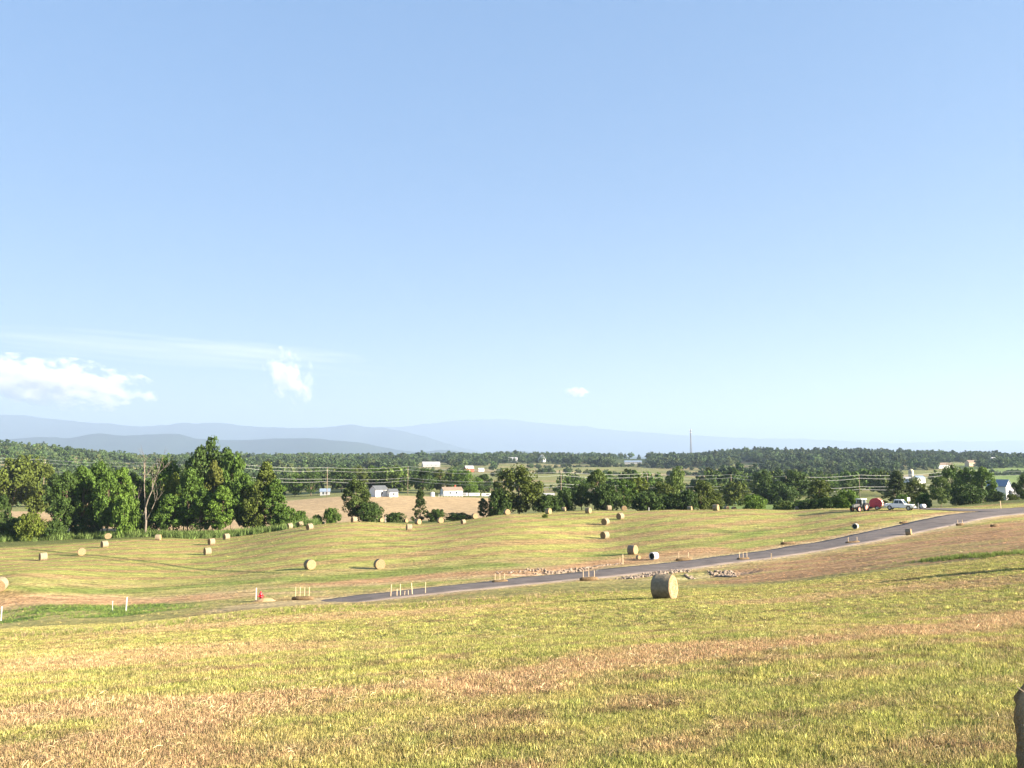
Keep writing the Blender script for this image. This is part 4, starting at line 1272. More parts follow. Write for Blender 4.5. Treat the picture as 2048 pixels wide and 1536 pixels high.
def pickup():
    p = pos(1800, 172)
    root = empty('pickup_truck', p, R(-42), 'white crew cab pickup truck parked behind the tractor and baler', 'truck')
    root.scale = (.98, 1.0, 1.16)
    b = MB()
    side = [(-2.95, .62), (-2.95, 1.12), (-1.0, 1.14), (1.15, 1.14), (2.55, 1.06), (2.9, .95), (2.92, .6), (2.45, .5), (2.3, .82), (1.95, .95), (1.6, .82), (1.42, .46), (-1.35, .46), (-1.5, .82), (-1.85, .95), (-2.2, .82), (-2.35, .55)]
    b.prism(side, -.98, -.90); b.prism(side, .90, .98)
    b.box((-1.97, 0, .75), (1.92, 1.8, .1)); b.box((-2.92, 0, .86), (.08, 1.8, .5)); b.box((-1.04, 0, .98), (.08, 1.8, .34))
    b.box((1.95, 0, 1.03), (1.5, 1.8, .12)); b.box((2.78, 0, .82), (.16, 1.8, .34)); b.box((.2, 0, .72), (2.4, 1.8, .5))
    body = b.build('body', M['truck_paint'], root)
    bv = body.modifiers.new('bevel', 'BEVEL'); bv.width = .03; bv.segments = 2
    c = MB(); frustum(c, -1.05, 1.3, .93, 1.12, -.88, .62, .80, 1.93); cab = c.build('cab', M['truck_paint'], root)
    bv = cab.modifiers.new('bevel', 'BEVEL'); bv.width = .05; bv.segments = 2
    for sg in (-1, 1):
        for (xa, xb, Xa, Xb) in ((-.92, .02, -.78, .02), (.1, 1.05, .1, .56)):
            ya, yb = .925, .805
            z0, z1 = 1.24, 1.80
            fy = lambda z: sg * (.93 - .13 * (z - 1.12) / .81 + .012)
            m = MB(); m.add([(xa, fy(z0), z0), (xb, fy(z0), z0), (Xb, fy(z1), z1), (Xa, fy(z1), z1)], [(0, 1, 2, 3)]); m.build('side_window', M['glass'], cab)
    fx = lambda z: 1.3 - .68 * (z - 1.12) / .81 + .012
    m = MB(); m.add([(fx(1.2), -.8, 1.2), (fx(1.2), .8, 1.2), (fx(1.78), .7, 1.78), (fx(1.78), -.7, 1.78)], [(0, 1, 2, 3)]); m.build('windscreen', M['glass'], cab)
    gx = lambda z: -1.05 + .17 * (z - 1.12) / .81 - .012
    m = MB(); m.add([(gx(1.25), -.75, 1.25), (gx(1.25), .75, 1.25), (gx(1.72), .68, 1.72), (gx(1.72), -.68, 1.72)], [(0, 1, 2, 3)]); m.build('rear_window', M['glass'], cab)
    for sg in (-1, 1):
        m = MB(); m.box((2.9, sg * .74, .9), (.08, .34, .2)); m.build('headlight', M['glass'], root)
        m = MB(); m.box((1.0, sg * 1.08, 1.28), (.12, .18, .2)); m.build('mirror', M['dark_iron'], root)
    m = MB(); m.box((2.9, 0, .86), (.07, 1.0, .3)); m.build('grille', M['dark_iron'], root)
    m = MB(); m.box((2.99, 0, .6), (.16, 1.95, .22)); m.build('front_bumper', M['steel'], root)
    m = MB(); m.box((-3.02, 0, .6), (.12, 1.9, .2)); m.build('rear_bumper', M['steel'], root)
    for x in (-1.85, 1.95):
        for sg in (-1, 1): wheel(root, (x, sg * .86, .43), .43, .28, M['steel'])
pickup()

def tractor():
    p = pos(1722, 174)
    h_ = math.atan2(-.50, -.87)
    root = empty('farm_tractor', p, h_, 'tractor with white cab roof and red rimmed wheels ahead of the baler', 'tractor')
    m = MB(); m.box((1.35, 0, 1.25), (1.9, .75, .75)); m.box((1.0, 0, .75), (2.6, .5, .4)); hood = m.build('hood', M['dark_iron'], root)
    bv = hood.modifiers.new('bevel', 'BEVEL'); bv.width = .1; bv.segments = 3
    m = MB(); m.box((2.33, 0, 1.2), (.06, .6, .6)); m.build('grille', M['steel'], root)
    m = MB()
    for sx, sy in ((.45, .7), (.45, -.7), (-.85, .7), (-.85, -.7)): m.tube([(sx, sy, 1.2), (sx * .92, sy * .95, 2.5)], .05, 6)
    m.box((-.2, 0, 1.2), (1.4, 1.4, .12)); cab = m.build('cab', M['white_cab'], root)
    m = MB(); m.box((-.2, 0, 2.6), (1.75, 1.6, .2)); rf = m.build('cab_roof', M['white_cab'], cab)
    bv = rf.modifiers.new('bevel', 'BEVEL'); bv.width = .07; bv.segments = 3
    for sg in (-1, 1):
        m = MB(); m.box((-.2, sg * .68, 1.9), (1.15, .02, 1.15)); m.build('cab_window', M['glass'], cab)
    m = MB(); m.box((.43, 0, 1.9), (.02, 1.2, 1.15)); m.build('cab_window', M['glass'], cab)
    m = MB(); m.box((-.82, 0, 2.15), (.02, 1.2, .65)); m.build('cab_window', M['white_cab'], cab)
    for sg in (-1, 1):
        wheel(root, (-.5, sg * .95, .86), .86, .48, M['pale_red'], 'rear_wheel', True)
        wheel(root, (1.75, sg * .85, .56), .56, .34, M['pale_red'], 'front_wheel', True)
        m = MB(); a = [(-.5 + 1.0 * math.cos(t), .86 + 1.0 * math.sin(t)) for t in np.linspace(.2, 2.6, 8)]
        a2 = [(-.5 + .94 * math.cos(t), .86 + .94 * math.sin(t)) for t in np.linspace(2.6, .2, 8)]
        m.prism(a + a2, sg * .95 - .25, sg * .95 + .25); m.build('fender', M['dark_iron'], root)
    m = MB(); m.tube([(1.2, .3, 1.6), (1.2, .3, 2.35)], .045, 8); m.build('exhaust_pipe', M['dark_iron'], root)
tractor()

def baler():
    p = pos(1754, 177)
    h_ = math.atan2(.55, -.83)
    root = empty('round_baler', p, h_, 'red round baler hitched behind the tractor', 'baler')
    prof = [(1.25, .75), (1.45, 1.35), (1.2, 2.1), (.6, 2.5), (-.3, 2.55), (-.95, 2.15), (-1.3, 1.5), (-1.15, .85), (-.5, .55), (.6, .5)]
    for sg in (-1, 1):
        m = MB(); m.prism(prof, sg * .95 - .04, sg * .95 + .04); o = m.build('side_panel', M['red_paint'], root)
        m = MB(); m.lathe([(sg * .99, .001), (sg * .995, .32), (sg * 1.01, .34), (sg * 1.01, .40), (sg * .99, .42)], 'y', (-.1, 0, 1.5), 20); m.build('belt_guard', M['red_paint'], o)
    for sg in (-1, 1):
        pass
    front = [(1.2, .8), (1.38, 1.35), (1.15, 2.03), (.58, 2.42), (.1, 2.47), (.1, .55), (.6, .56)]
    m = MB(); m.prism(front, -.9, .9); m.build('bale_chamber', M['red_paint'], root)
    rear = [(.06, 2.47), (-.28, 2.48), (-.9, 2.1), (-1.22, 1.5), (-1.08, .9), (-.48, .62), (.06, .56)]
    m = MB(); m.prism(rear, -.9, .9); tg = m.build('tailgate', M['pale_red'], root)
    for z in (1.1, 1.6, 2.0):
        m = MB(); m.box((-1.2 if z < 1.8 else -1.02, 0, z), (.1, 1.7, .06)); m.build('tailgate_rib', M['white_cab'], tg)
    m = MB(); m.tube([(1.2, -.9, .38), (1.2, .9, .38)], .2, 12); m.build('pickup_reel', M['dark_iron'], root)
    m = MB(); m.tube([(1.0, 0, .6), (2.0, 0, .62), (3.0, 0, .55)], .08, 8); m.box((.2, 0, .5), (2.4, 1.6, .12)); m.build('drawbar', M['dark_iron'], root)
    for sg in (-1, 1): wheel(root, (-.2, sg * 1.18, .42), .42, .3, M['steel'])
    m = MB(); m.box((-1.35, 0, .55), (.5, 1.5, .08)); m.build('bale_ramp', M['dark_iron'], root)
baler()

# ------------------------------------------------------------------ stakes, wattles, hydrant, culvert stones
def stake(px, Y, hgt, w, mt, label, lean=0.0, group='survey stakes beside the new road', flag=False):
    p = pos(px, Y)
    root = empty('survey_stake', p, random.uniform(-.4, .4), label, 'stake', group)
    root.rotation_euler.y = lean
    m = MB(); m.box((0, 0, hgt / 2 - .1), (w, w * .6, hgt + .2)); 
    m.build('shaft', mt, root)
    m = MB(); m.box((0, 0, hgt + .02), (w * 1.12, w * .72, .06)); m.build('painted_tip', M['pale_red'] if flag else mt, root)
SW, PV = M['stake'], M['pvc']
for px, Y, hg, w, mt, lb, ln in (
    (781, 80.5, 1.25, .09, SW, 'tall thick wooden stake at the left end of the row at the road edge', .05),
    (794, 80.8, .75, .05, SW, 'short thin stake second in the row at the road edge', .0),
    (801, 81.0, 1.2, .06, SW, 'tall stake third in the row at the road edge', -.02),
    (809, 81.0, .5, .05, SW, 'very short stake fourth in the row at the road edge', .08),
    (817, 81.2, .5, .05, SW, 'very short stake fifth in the row at the road edge', -.06),
    (825, 81.5, 1.2, .06, SW, 'tall leaning stake sixth in the row at the road edge', -.09),
    (851, 82, 1.15, .05, SW, 'last stake at the right end of the row at the road edge', 0),
    (252, 84, 1.4, .10, PV, 'white plastic marker post standing in the green swale', .03),
    (225, 85, 1.0, .04, PV, 'thin faint rod left of the white post in the green swale', -.02),
    (2, 84, 1.4, .09, PV, 'white marker post at the left picture edge by the swale', 0),
    (512, 84, 1.35, .09, PV, 'white marker post beside the red hydrant', 0),
    (1543, 106, .75, .12, SW, 'single pale stake on the near road shoulder', 0),
    (1758, 138, .95, .09, SW, 'pale stake on the field side of the road, left of another', 0),
    (1826, 152, 1.0, .09, SW, 'pale stake on the field side of the road below the pickup bonnet', 0),
    (2002, 172, 1.6, .14, SW, 'wide pale stake beyond the road near the right picture edge', -.04),
    (1837, 178, 1.3, .1, PV, 'white stake right of the pickup truck', 0),
    (1240, 112, .9, .04, SW, 'left of two thin stakes beyond the road below the small white pipe', 0),
    (1246, 111, 1.3, .06, SW, 'right of two thin stakes beyond the road below the small white pipe', 0),
    (771, 225, 1.6, .12, PV, 'pale post on the crest behind the tilted field edge', 0),
    (1298, 208, .8, .2, PV, 'small white marker on the crest of the field', 0),
):
    stake(px, Y, hg, w, mt, lb, ln)

def wattle(px, Y, L, rz, nst, hst, label, dx=0):
    p = pos(px, Y)
    root = empty('erosion_wattle', p, R(rz), label, 'erosion log', 'erosion logs with stakes along the road')
    g = random.Random(int(px)); m = MB()
    pts = []; 
    for i in range(9):
        t = -1 + i / 4
        x = t * L / 2; y = .25 * t * t
        wx, wy = p.x + x * math.cos(R(rz)) - y * math.sin(R(rz)), p.y + x * math.sin(R(rz)) + y * math.cos(R(rz))
        pts.append((x, y, h1(wx, wy) - p.z + .17))
    m.tube(pts, [.14] + [.22 + g.uniform(-.03, .03) for _ in range(7)] + [.14], 10); m.build('straw_roll', M['wattle'], root)
    for k in range(nst):
        x = (-.32 + .64 * k / max(1, nst - 1)) * L + dx; m = MB(); m.box((x, .06, hst / 2), (.05, .04, hst + .3), 0); m.build('stake', M['stake'], root)
for a in (
    (1000, 92, 1.7, 8, 3, .95, 'short erosion log with three stakes, first beyond the road from the left'),
    (1178, 88, 1.9, 5, 3, .9, 'erosion log with three stakes left of the largest bale'),
    (1487, 107, 1.6, 6, 3, .95, 'erosion log with three upright stakes on the near shoulder, left of the pale stake'),
    (1576, 128, 2.2, 4, 1, .6, 'long flat erosion log beyond the road with one stake'),
    (1706, 121, 2.1, 3, 2, .8, 'long erosion log on the near shoulder below the white pipe'),
    (1808, 146, 1.5, 5, 1, .4, 'dark erosion log beyond the road below the pickup truck'),
    (1368, 112, 2.2, 8, 2, 1.0, 'erosion log with two thin stakes beyond the road right of the white pipe'),
    (1921, 136, 1.3, 4, 2, .8, 'erosion log with two stakes on the near shoulder at the road bend'),
    (604, 83.5, 2.2, -4, 4, 1.15, 'erosion log with four tall stakes at the left end of the road'),
    (1990, 128, 1.2, 2, 1, .3, 'small dark erosion log low on the brown bank near the right picture edge'),
): wattle(*a)

def hydrant():
    p = pos(521, 84.5)
    root = empty('fire_hydrant', p, R(35), 'red fire hydrant beside a white post at the left end of the road', 'hydrant')
    m = MB(); m.lathe([(-.2, .14), (.06, .14), (.06, .2), (.12, .2), (.12, .13), (.62, .13), (.62, .18), (.68, .18)], 'z', n=16); m.build('barrel', M['hydrant'], root)
    m = MB(); m.lathe([(.68, .175), (.74, .17), (.84, .12), (.90, .05), (1.0, .045), (1.0, .001)], 'z', n=16); m.build('bonnet', M['hydrant'], root)
    for s in (-1, 1):
        m = MB(); m.lathe([(s * .1, .07), (s * .22, .07), (s * .22, .095), (s * .3, .09), (s * .3, .001)], 'x', (0, 0, .5), 12); m.build('hose_cap', M['hydrant'], root)
    m = MB(); m.lathe([(-.1, .095), (-.24, .095), (-.24, .12), (-.33, .115), (-.33, .001)], 'y', (0, 0, .48), 12); m.build('pumper_cap', M['hydrant'], root)
    p = pos(530, 84)
    mnd = MB(); g = random.Random(4); vs = []
    for i in range(7):
        for k in range(14):
            a = 2 * math.pi * k / 14; rr_ = 1.1 * (1 - i / 6) ; vs.append((rr_ * math.cos(a) * 1.3 + g.uniform(-.05, .05), rr_ * math.sin(a) * .8, .45 * math.sin(i / 6 * 1.57) - .1 + g.uniform(-.03, .05)))
    mnd.add(vs, [(i * 14 + k, i * 14 + (k + 1) % 14, (i + 1) * 14 + (k + 1) % 14, (i + 1) * 14 + k) for i in range(6) for k in range(14)], 0, True)
    o = mnd.build('soil_mound', M['soil_pile']); o.location = p
    tag(o, 'small heap of straw covered soil beside the red hydrant', 'mound')
M['soil_pile'] = mat('soil_pile', (.36, .24, .13), .95, .05, .3, 3, .6, 12)
hydrant()

def pipe(px, Y, rz, L, r, label, mt, dark=True):
    p = pos(px, Y)
    root = empty('drain_pipe', p, R(rz), label, 'pipe', 'short pipes lying beside the road')
    m = MB(); m.lathe([(-L / 2, r * .8), (-L / 2, r), (-L / 2 + .08, r * 1.06), (L / 2 - .08, r * 1.0), (L / 2, r * .97), (L / 2, .001)], 'x', (0, 0, r), 24); m.build('shell', mt, root)
    m = MB(); m.lathe([(-L / 2 + .001, r * .8), (-L / 2 + .35, r * .78), (-L / 2 + .35, .001)], 'x', (0, 0, r), 24); m.build('bore', M['pipe_bore'], root)
M['pipe_bore'] = mat('pipe_bore', (.02, .05, .04), .7, .2)
pipe(1308, 116, 42, 1.0, .52, 'white short pipe with dark green bore left of the road', M['pvc'])
pipe(1711, 143, 50, .8, .48, 'pale short pipe on the field side beyond the road', M['concrete'])
bale(1818, 127, -38, 'small squat straw bundle on the near shoulder of the road', 1, .68)
bale(1277, 118, -60, 'tiny reddish hay lump beside the white short pipe', 2, .4)

def stones(name, strokes, label, seed):
    g = random.Random(seed); m = MB()
    t = (1 + 5 ** .5) / 2
    iv = [Vector(v).normalized() for v in [(-1, t, 0), (1, t, 0), (-1, -t, 0), (1, -t, 0), (0, -1, t), (0, 1, t), (0, -1, -t), (0, 1, -t), (t, 0, -1), (t, 0, 1), (-t, 0, -1), (-t, 0, 1)]]
    fc = [(0, 11, 5), (0, 5, 1), (0, 1, 7), (0, 7, 10), (0, 10, 11), (1, 5, 9), (5, 11, 4), (11, 10, 2), (10, 7, 6), (7, 1, 8), (3, 9, 4), (3, 4, 2), (3, 2, 6), (3, 6, 8), (3, 8, 9), (4, 9, 5), (2, 4, 11), (6, 2, 10), (8, 6, 7), (9, 8, 1)]
    XX, Y_, SZ = [], [], []
    for (a, b, wd, n) in strokes:
        A = np.array(gp(*a)); B = np.array(gp(*b))
        for _ in range(n):
            p = A + (B - A) * g.random() + np.array([g.gauss(0, wd * .5), g.gauss(0, wd)])
            XX.append(p[0]); Y_.append(p[1]); SZ.append(g.uniform(.08, .21))
    Z = H(np.array(XX), np.array(Y_))
    for x, y, z, s in zip(XX, Y_, Z, SZ):
        sx, sy, sz_ = s * g.uniform(.8, 1.4), s * g.uniform(.8, 1.4), s * g.uniform(.6, 1)
        ro = Matrix.Rotation(g.uniform(0, 6.28), 3, 'Z') @ Matrix.Rotation(g.uniform(-.5, .5), 3, 'X')
        m.add([Vector((x, y, z + sz_ * .35)) + ro @ Vector((v.x * sx * g.uniform(.85, 1.15), v.y * sy, v.z * sz_)) for v in iv], fc)
    return tag(m.build(name, M['stone']), label, 'stones', kind='stuff')
stones('riprap_stones', [((1245, 1158), (1330, 1147), .8, 260), ((1320, 1146), (1372, 1142), .8, 190), ((1372, 1152), (1470, 1154), .25, 150), ((1420, 1147), (1470, 1148), .5, 70), ((1450, 1150), (1468, 1151), .6, 60)],
       'pale broken stones spread along the near road shoulder', 3)
stones('riprap_stones', [((1090, 1147), (1170, 1139), .3, 110), ((1150, 1141), (1240, 1128), .3, 70), ((1000, 1146), (1090, 1140), .8, 40)],
       'pale broken stones along the far road shoulder', 4)
o = bale(1090, 195, 0, 'unmown grass tuft', 0, .1); 
for c in list(o.children): bpy.data.objects.remove(c)
bpy.data.objects.remove(o)
plant('grass_clump', 'bush', 1090, 192, 9, 13, YO, 'brown unmown weed clump alone in the upper field', 'weeds')

# ------------------------------------------------------------------ white box and sign by the truck
p = pos(1846, 180)
root = empty('storage_tank', p, .3, 'small white tank on skids right of the pickup truck', 'tank')
m = MB(); m.lathe([(-.55, .001), (-.55, .3), (-.5, .42), (.5, .42), (.55, .3), (.55, .001)], 'x', (0, 0, .62), 20); m.build('tank', M['white_paint'], root)
for x in (-.35, .35):
    m = MB(); m.box((x, 0, .12), (.1, .8, .3)); m.build('skid', M['dark_iron'], root)
p = pos(1818, 186)
root = empty('site_sign', p, 0, 'small white sign on a post behind the pickup bonnet', 'sign')
m = MB(); m.box((0, 0, 1.2), (.08, .08, 2.5)); m.build('post', M['stake'], root)
m = MB(); m.box((0, -.06, 2.1), (.7, .03, .9)); m.build('panel', M['white_paint'], root)

# ------------------------------------------------------------------ buildings
def house(name, label, px, Y, w, d, h, rh, rz, wall, roof, cat='house', dz=0.0, nwin=2, door=True, group=None, chimney=False):
    p = pos(px, Y)
    root = empty(name, p + Vector((0, 0, dz)), R(rz), label, cat, group)
    m = MB(); x, y = w / 2, d / 2
    vs = [(-x, -y, -1.5), (x, -y, -1.5), (x, y, -1.5), (-x, y, -1.5), (-x, -y, h), (x, -y, h), (x, y, h), (-x, y, h), (-x, 0, h + rh), (x, 0, h + rh)]
    m.add(vs, [(0, 1, 5, 4), (2, 3, 7, 6), (1, 2, 6, 9, 5), (3, 0, 4, 8, 7)])
    wl = m.build('wall', wall, root)
    ov = .35; m = MB(); t = .18; k = rh / y
    for s in (-1, 1):
        a = [(-x - ov, s * (y + ov), h - ov * k + .03), (x + ov, s * (y + ov), h - ov * k + .03), (x + ov, 0, h + rh + .03), (-x - ov, 0, h + rh + .03)]
        vs = a + [(q[0], q[1], q[2] + t) for q in a]
        m.add(vs, [(3, 2, 1, 0), (4, 5, 6, 7), (0, 1, 5, 4), (1, 2, 6, 5), (2, 3, 7, 6), (3, 0, 4, 7)])
    rf = m.build('roof', roof, root)
    if chimney:
        m = MB(); m.box((x * .4, .4, h + rh + .4), (.8, .8, 1.6)); m.build('chimney', M['brick_red'], rf)
    for s in (-1, 1):
        for i in range(nwin):
            cx = -x + w * (i + 1) / (nwin + 1)
            m = MB(); m.box((cx, s * (y + .02), h * .55), (1.0, .08, 1.2)); m.build('window', M['glass'], root)
    if door:
        m = MB(); m.box((x + .02, 0, 1.05), (.08, min(d * .4, 2.6), 2.2)); m.build('door', M['grey_wall'], root)
        m = MB(); m.box((-x * .1, -y - .02, 1.0), (1.0, .08, 2.1)); m.build('door', M['grey_wall'], root)
    return root
W_, RG, RD, RB, RL, RBL = M['white_paint'], M['roof_grey'], M['roof_dark'], M['roof_brown'], M['roof_light'], M['roof_blue']
house('white_barn', 'white gabled barn with grey roof at the far edge of the tan field', 757, 432, 7.2, 7.2, 3.6, 2.0, 38, W_, RD, 'barn', nwin=1)
house('small_shed', 'small white shed with dark roof beside the white gabled barn', 785, 430, 4.6, 4.0, 2.6, 1.4, 30, W_, RD, 'shed', nwin=1)
house('ranch_house', 'low white house with brown roof at the far edge of the tan field', 903, 455, 11, 7.5, 2.9, 1.7, 20, W_, RB, chimney=True)
house('long_trailer', 'long white mobile home behind the hedge right of the largest hedgerow tree', 1088, 430, 10.5, 4.2, 2.8, .5, 4, W_, RL, nwin=4)
house('blue_shed', 'pale blue grey shed under dark trees left of the white barn', 650, 470, 5.5, 4.5, 2.2, 1.4, 12, M['grey_wall'], RBL, 'shed')
house('hill_barn', 'large barn with long pale roof on the far hillside', 862, 1400, 30, 18, 3, 4.5, 12, M['grey_wall'], RL, 'barn', dz=1.0, nwin=3)
house('hill_house', 'tan far house at the top of the hill pasture, left of the white ones', 975, 1650, 18, 10, 4, 3.5, 5, M['tan_wall'], RB, dz=2)
house('hill_house', 'low white far house in the middle of the hill pasture skyline', 1026, 1700, 18, 9, 5, 3, -6, W_, RL, dz=3)
house('hill_house', 'white steep gabled far house on the hill pasture skyline', 1084, 1650, 10, 12, 5, 8, 60, W_, RD, dz=3)
house('red_barn', 'red barn with grey roof halfway up the far hillside', 938, 1150, 12, 10, 3.6, 4, 20, M['brick_red'], RG, 'barn', dz=1)
house('hill_shed', 'small white shed right of the red barn on the far hillside', 962, 1150, 8, 6, 3, 2, 15, W_, RL, 'shed')
house('long_barn', 'long blue grey roofed barn at the foot of the wooded ridge', 1266, 1600, 34, 14, 2.6, 3.0, -4, M['grey_wall'], RBL, 'barn', dz=2, nwin=3)
house('farm_house', 'white farmhouse roof among trees behind the cedar by the pickup', 1838, 700, 8, 6, 3.0, 2.0, 15, W_, RBL, dz=1.6)
house('farm_shed', 'low white shed left of the domed silo', 1812, 705, 8, 6, 2.6, 1.8, 0, W_, RG, 'shed', dz=1.4)
house('tan_house', 'tan far house above the green hill field', 1944, 1260, 17, 10, 4.5, 3.5, 8, M['tan_wall'], RB, dz=1.5, nwin=3)
house('dark_roof_house', 'far house with dark long roof left of the green hill field', 1888, 1150, 22, 12, 3.5, 3, 3, W_, RB, dz=2)
house('ridge_house', 'pale far house in the trees above the green hill field', 1990, 1420, 14, 9, 4, 3, 8, W_, RL, dz=4)
house('gabled_barn', 'white barn with bright gable end and blue grey roof near the right picture edge', 1998, 330, 7.5, 5.6, 4.2, 2.4, -50, W_, RBL, 'barn', nwin=1, dz=1.6)
house('grey_shed', 'grey metal roofed shed right of the white gabled barn', 2032, 330, 8, 6, 2.8, 1.2, 10, M['grey_wall'], RL, 'shed', nwin=1, dz=.4)
p = pos(1823, 720)
root = empty('domed_silo', p, 0, 'grain silo with tan dome behind the cedar by the pickup', 'silo')
m = MB(); m.lathe([(-1, 2.2), (10.5, 2.2)], 'z', n=20); m.build('cylinder_wall', M['concrete'], root)
m = MB(); m.lathe([(10.5, 2.25), (11.4, 2.0), (12.2, 1.3), (12.6, .001)], 'z', n=20); m.build('dome', M['tan_wall'], root)
# white tank and parked trailers by the ranch house
def trailer(px, Y, L, label):
    p = pos(px, Y); root = empty('parked_trailer', p, R(random.uniform(-8, 8)), label, 'trailer', 'white trailers by the low white house')
    m = MB(); m.box((0, 0, 1.3), (L, 2.1, 1.5)); bx_ = m.build('body', W_, root)
    bv = bx_.modifiers.new('bevel', 'BEVEL'); bv.width = .15; bv.segments = 2
    m = MB(); m.box((L * .2, -1.06, 1.5), (L * .4, .04, .5)); m.build('window', M['glass'], root)
    for x in (-L * .28, L * .28): wheel(root, (x, -.95, .35), .35, .22, M['steel'], n=12)
trailer(925, 442, 5.5, 'white parked trailer right behind the fence by the low white house')
trailer(948, 445, 6.0, 'white parked trailer between the low house and the big light green tree')
trailer(972, 445, 5.0, 'white parked trailer nearest the largest hedgerow tree')
p = pos(865, 440); root = empty('gas_tank', p, .5, 'rounded white tank left of the low white house', 'tank')
m = MB(); m.lathe([(-.2, 1.1), (1.6, 1.15), (2.2, .8), (2.4, .001)], 'z', n=16); m.build('shell', W_, root)
m = MB(); m.box((0, 0, .05), (2.6, 2.6, .2)); m.build('plinth', M['concrete'], root)
p0, p1 = pos(878, 436), pos(925, 438)
root = empty('paddock_fence', p0, 0, 'white post and rail fence at the far edge of the tan field', 'fence')
nF = 9
for i in range(nF):
    q = p0.lerp(p1, i / (nF - 1)) - p0; zz = h1(p0.x + q.x, p0.y + q.y) - p0.z
    m = MB(); m.box((q.x, q.y, zz + .7), (.16, .16, 1.6)); m.build('post', W_, root)
q = p1 - p0
for z in (.6, 1.2):
    m = MB(); m.tube([(0, -.1, z), (q.x, q.y - .1, z + q.z)], .06, 4); m.build('rail', W_, root)

# ------------------------------------------------------------------ power line
POLES = [(-120, 905), (90, 920), (290, 926), (475, 929), (655, 936), (816, 934), (1007, 941), (1122, 945), (1295, 948), (1462, 950), (1572, 953), (1718, 951), (1890, 945), (2120, 938)]
PY = 440.0
tops = []
for i, (px, row) in enumerate(POLES):
    d = ray(px, row); Yp = PY + 12 * math.sin(i * 1.7)
    x, z = d[0] * Yp, CZ + d[2] * Yp
    g0 = h1(x, Yp); tops.append(Vector((x, Yp, z)))
    hh = z - g0
    where = ['left of the picture edge', 'above the far olive trees', 'behind the dead tree', 'behind the tall grove trees', 'left of the white barn', 'right of the white barn', 'left of the largest hedgerow tree',
             'right of the largest hedgerow tree', 'above the yellow green hedgerow tree', 'above the end of the hedge', 'above the round valley trees', 'behind the tractor', 'above the road bend', 'right of the picture edge'][i]
    if i in (0, 13): continue
    root = empty('utility_pole', (x, Yp, g0), 0, f'wooden utility pole of the valley power line {where}', 'utility pole', 'utility poles crossing the valley')
    m = MB(); m.tube([(0, 0, -.5), (0, 0, hh + .3)], [.19, .13], 8); m.build('pole', M['pole'], root)
    m = MB(); m.box((0, -.12, hh - 1.7), (.12, 2.2, .14)); m.build('crossarm', M['pole'], root)
    for yy in (-1.0, .9):
        m = MB(); m.lathe([(0, .05), (.1, .09), (.2, .05), (.25, .001)], 'z', (0, yy - .05, hh - 1.62), 8); m.build('insulator', M['white_paint'], root)
for k, (dz, dy, sag, lb) in enumerate(((.3, 0, 1.0, 'topmost'), (-1.45, -.9, 1.1, 'second'), (-6.0, -.15, .8, 'third'), (-7.4, .15, 1.2, 'lowest'))):
    m = MB(); pts = []
    for a, b_ in zip(tops[:-1], tops[1:]):
        for s_ in range(10):
            t = s_ / 10
            pts.append(a.lerp(b_, t) + Vector((0, dy, dz - sag * 4 * t * (1 - t))))
    pts.append(tops[-1] + Vector((0, dy, dz)))
    m.tube(pts, .045, 4)
    o = m.build('power_cable', M['wire']); tag(o, f'{lb} sunlit cable of the power line across the valley', 'cable', 'cables of the valley power line')

# ------------------------------------------------------------------ cell tower on the ridge
def tower():
    Yt = 2050; d0 = ray(1381, 856); x = d0[0] * Yt; top = CZ + d0[2] * Yt; g0 = h1(x, Yt); hh = top - g0
    root = empty('cell_tower', (x, Yt, g0), .3, 'tall thin cell tower standing on the wooded ridge', 'tower')
    m = MB()
    legs = []
    for k in range(3):
        a = 2 * math.pi * k / 3
        legs.append([Vector((math.cos(a) * r, math.sin(a) * r, z)) for z, r in ((-1, 3.0), (hh * .94, .9))])
        m.tube(legs[-1], .42, 5)
    m.build('leg', M['tower'], root)
    m = MB(); nS = 14
    for i in range(nS):
        for k in range(3):
            a, b_ = legs[k], legs[(k + 1) % 3]
            p0 = a[0].lerp(a[1], i / nS); p1 = b_[0].lerp(b_[1], (i + 1) / nS); p2 = b_[0].lerp(b_[1], i / nS)
            m.tube([p0, p1], .2, 4); m.tube([p0, p2], .16, 4)
    o = m.build('lattice', M['tower'], root); o['kind'] = 'stuff'
    for z in (hh * .93, hh * .85):
        for k in range(6):
            a = 2 * math.pi * k / 6; m = MB(); m.box((2.1 * math.cos(a), 2.1 * math.sin(a), z), (.5, .7, 2.6), a); m.build('antenna_panel', M['white_paint'], root)
    m = MB(); m.tube([(0, 0, hh * .9), (0, 0, hh)], .22, 6); m.build('lightning_rod', M['tower'], root)
tower()

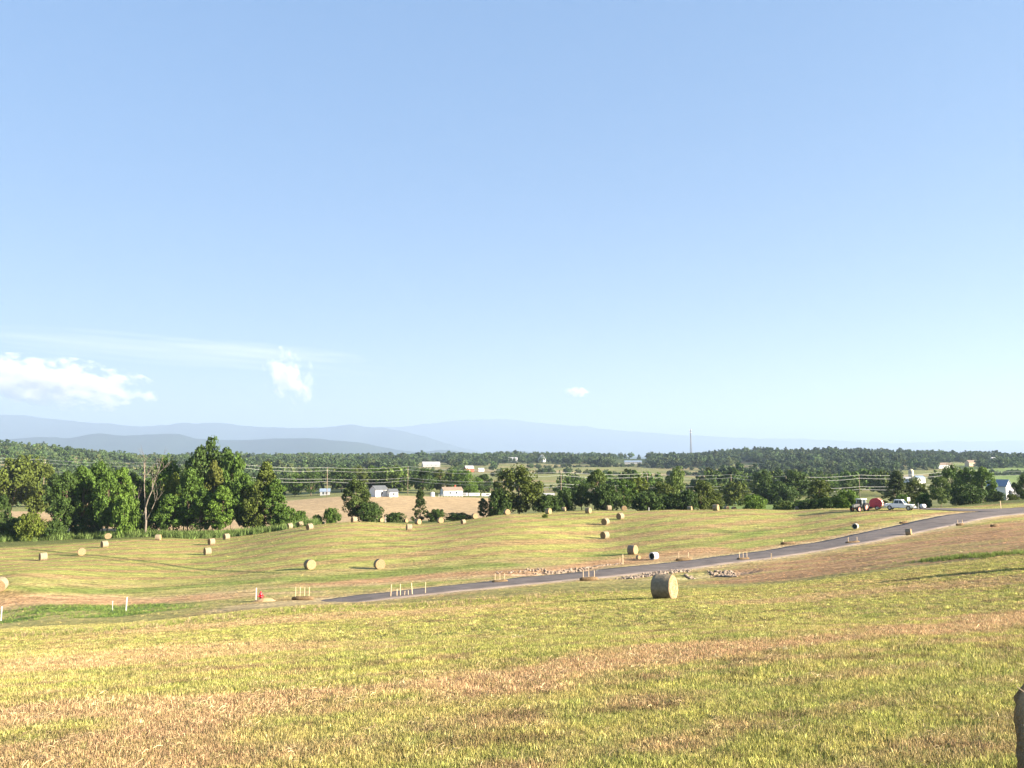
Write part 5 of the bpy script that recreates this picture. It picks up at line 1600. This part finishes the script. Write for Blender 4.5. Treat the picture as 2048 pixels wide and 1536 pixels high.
# ------------------------------------------------------------------ clouds (outside the haze)
def cloud(name, px, row, hw, hv, label, dens, nscale, thresh, stretch=(1, 1, 1), tilt=0.0, Y=62000, depth=None, soft=.25, flat=0.0, seed=0.0):
    d = ray(px, row); k = Y / FPX
    me = bpy.data.meshes.new(name); bm = bmesh.new(); bmesh.ops.create_icosphere(bm, subdivisions=3, radius=1.0); bm.to_mesh(me); bm.free()
    o = link(bpy.data.objects.new(name, me)); o.location = (d[0] * Y, Y, CZ + d[2] * Y)
    o.scale = (hw * k, (depth or max(hw, hv) * .5) * k, hv * k); o.rotation_euler = (0, tilt, 0)
    m = bpy.data.materials.new(name + '_vapour'); m.use_nodes = True; nt = m.node_tree; nt.nodes.clear()
    N = nt.nodes; L = nt.links
    out = N.new('ShaderNodeOutputMaterial'); pv = N.new('ShaderNodeVolumePrincipled'); pv.inputs['Color'].default_value = (.80, .78, .80, 1); pv.inputs['Anisotropy'].default_value = 0
    tc = N.new('ShaderNodeTexCoord')
    ln = N.new('ShaderNodeVectorMath'); ln.operation = 'LENGTH'; L.new(tc.outputs['Object'], ln.inputs[0])
    mp = N.new('ShaderNodeMapping'); mp.inputs['Scale'].default_value = (nscale * stretch[0], nscale * stretch[1], nscale * stretch[2]); mp.inputs['Location'].default_value = (seed, seed * 1.7, seed * .6)
    L.new(tc.outputs['Object'], mp.inputs[0])
    nz = N.new('ShaderNodeTexNoise'); nz.inputs['Scale'].default_value = 1; nz.inputs['Detail'].default_value = 5; nz.inputs['Roughness'].default_value = .55; L.new(mp.outputs[0], nz.inputs['Vector'])
    a = N.new('ShaderNodeMath'); a.operation = 'MULTIPLY_ADD'; a.inputs[1].default_value = -.55; a.inputs[2].default_value = .55 - thresh
    L.new(ln.outputs['Value'], a.inputs[0])
    b_ = N.new('ShaderNodeMath'); b_.operation = 'ADD'; L.new(a.outputs[0], b_.inputs[0])
    am = N.new('ShaderNodeMath'); am.operation = 'MULTIPLY_ADD'; am.inputs[1].default_value = 1.9; am.inputs[2].default_value = -.45; L.new(nz.outputs[0], am.inputs[0]); L.new(am.outputs[0], b_.inputs[1])
    r = N.new('ShaderNodeMapRange'); r.inputs[1].default_value = 0; r.inputs[2].default_value = soft; r.inputs[3].default_value = 0; r.inputs[4].default_value = dens
    L.new(b_.outputs[0], r.inputs[0]); L.new(r.outputs[0], pv.inputs['Density']); L.new(pv.outputs[0], out.inputs['Volume'])
    me.materials.append(m)
    return tag(o, label, 'cloud', kind='thing')
cloud('cumulus_cloud', 96, 766, 230, 58, 'long white heaped cloud low over the mountains at the left', 9e-4, 2.8, .70, (2.2, 1.2, 1), R(5), soft=.2)
cloud('cumulus_cloud', 578, 756, 54, 70, 'puffy upright white cloud above the ridges', 1.2e-3, 2.6, .74, (1, 1, 1), R(-24), soft=.2, seed=4.3)
cloud('cumulus_cloud', 1154, 784, 27, 11, 'tiny white cloud low in the middle of the sky', 2.2e-3, 2.2, .6, (1.6, 1, 1), 0, soft=.2, seed=2.2)
cloud('cirrus_cloud', 330, 702, 470, 30, 'thin cirrus streak slanting down across the sky at the left', 2.2e-5, 1.0, .48, (2.2, 3, 3.5), R(5), depth=160, soft=.6, seed=1.1)
cloud('cirrus_cloud', 520, 702, 230, 12, 'second thin cirrus streak behind the upright puffy cloud', 5e-5, 1.0, .46, (2.0, 3, 1.5), R(4), depth=120, soft=.6, seed=5.1)
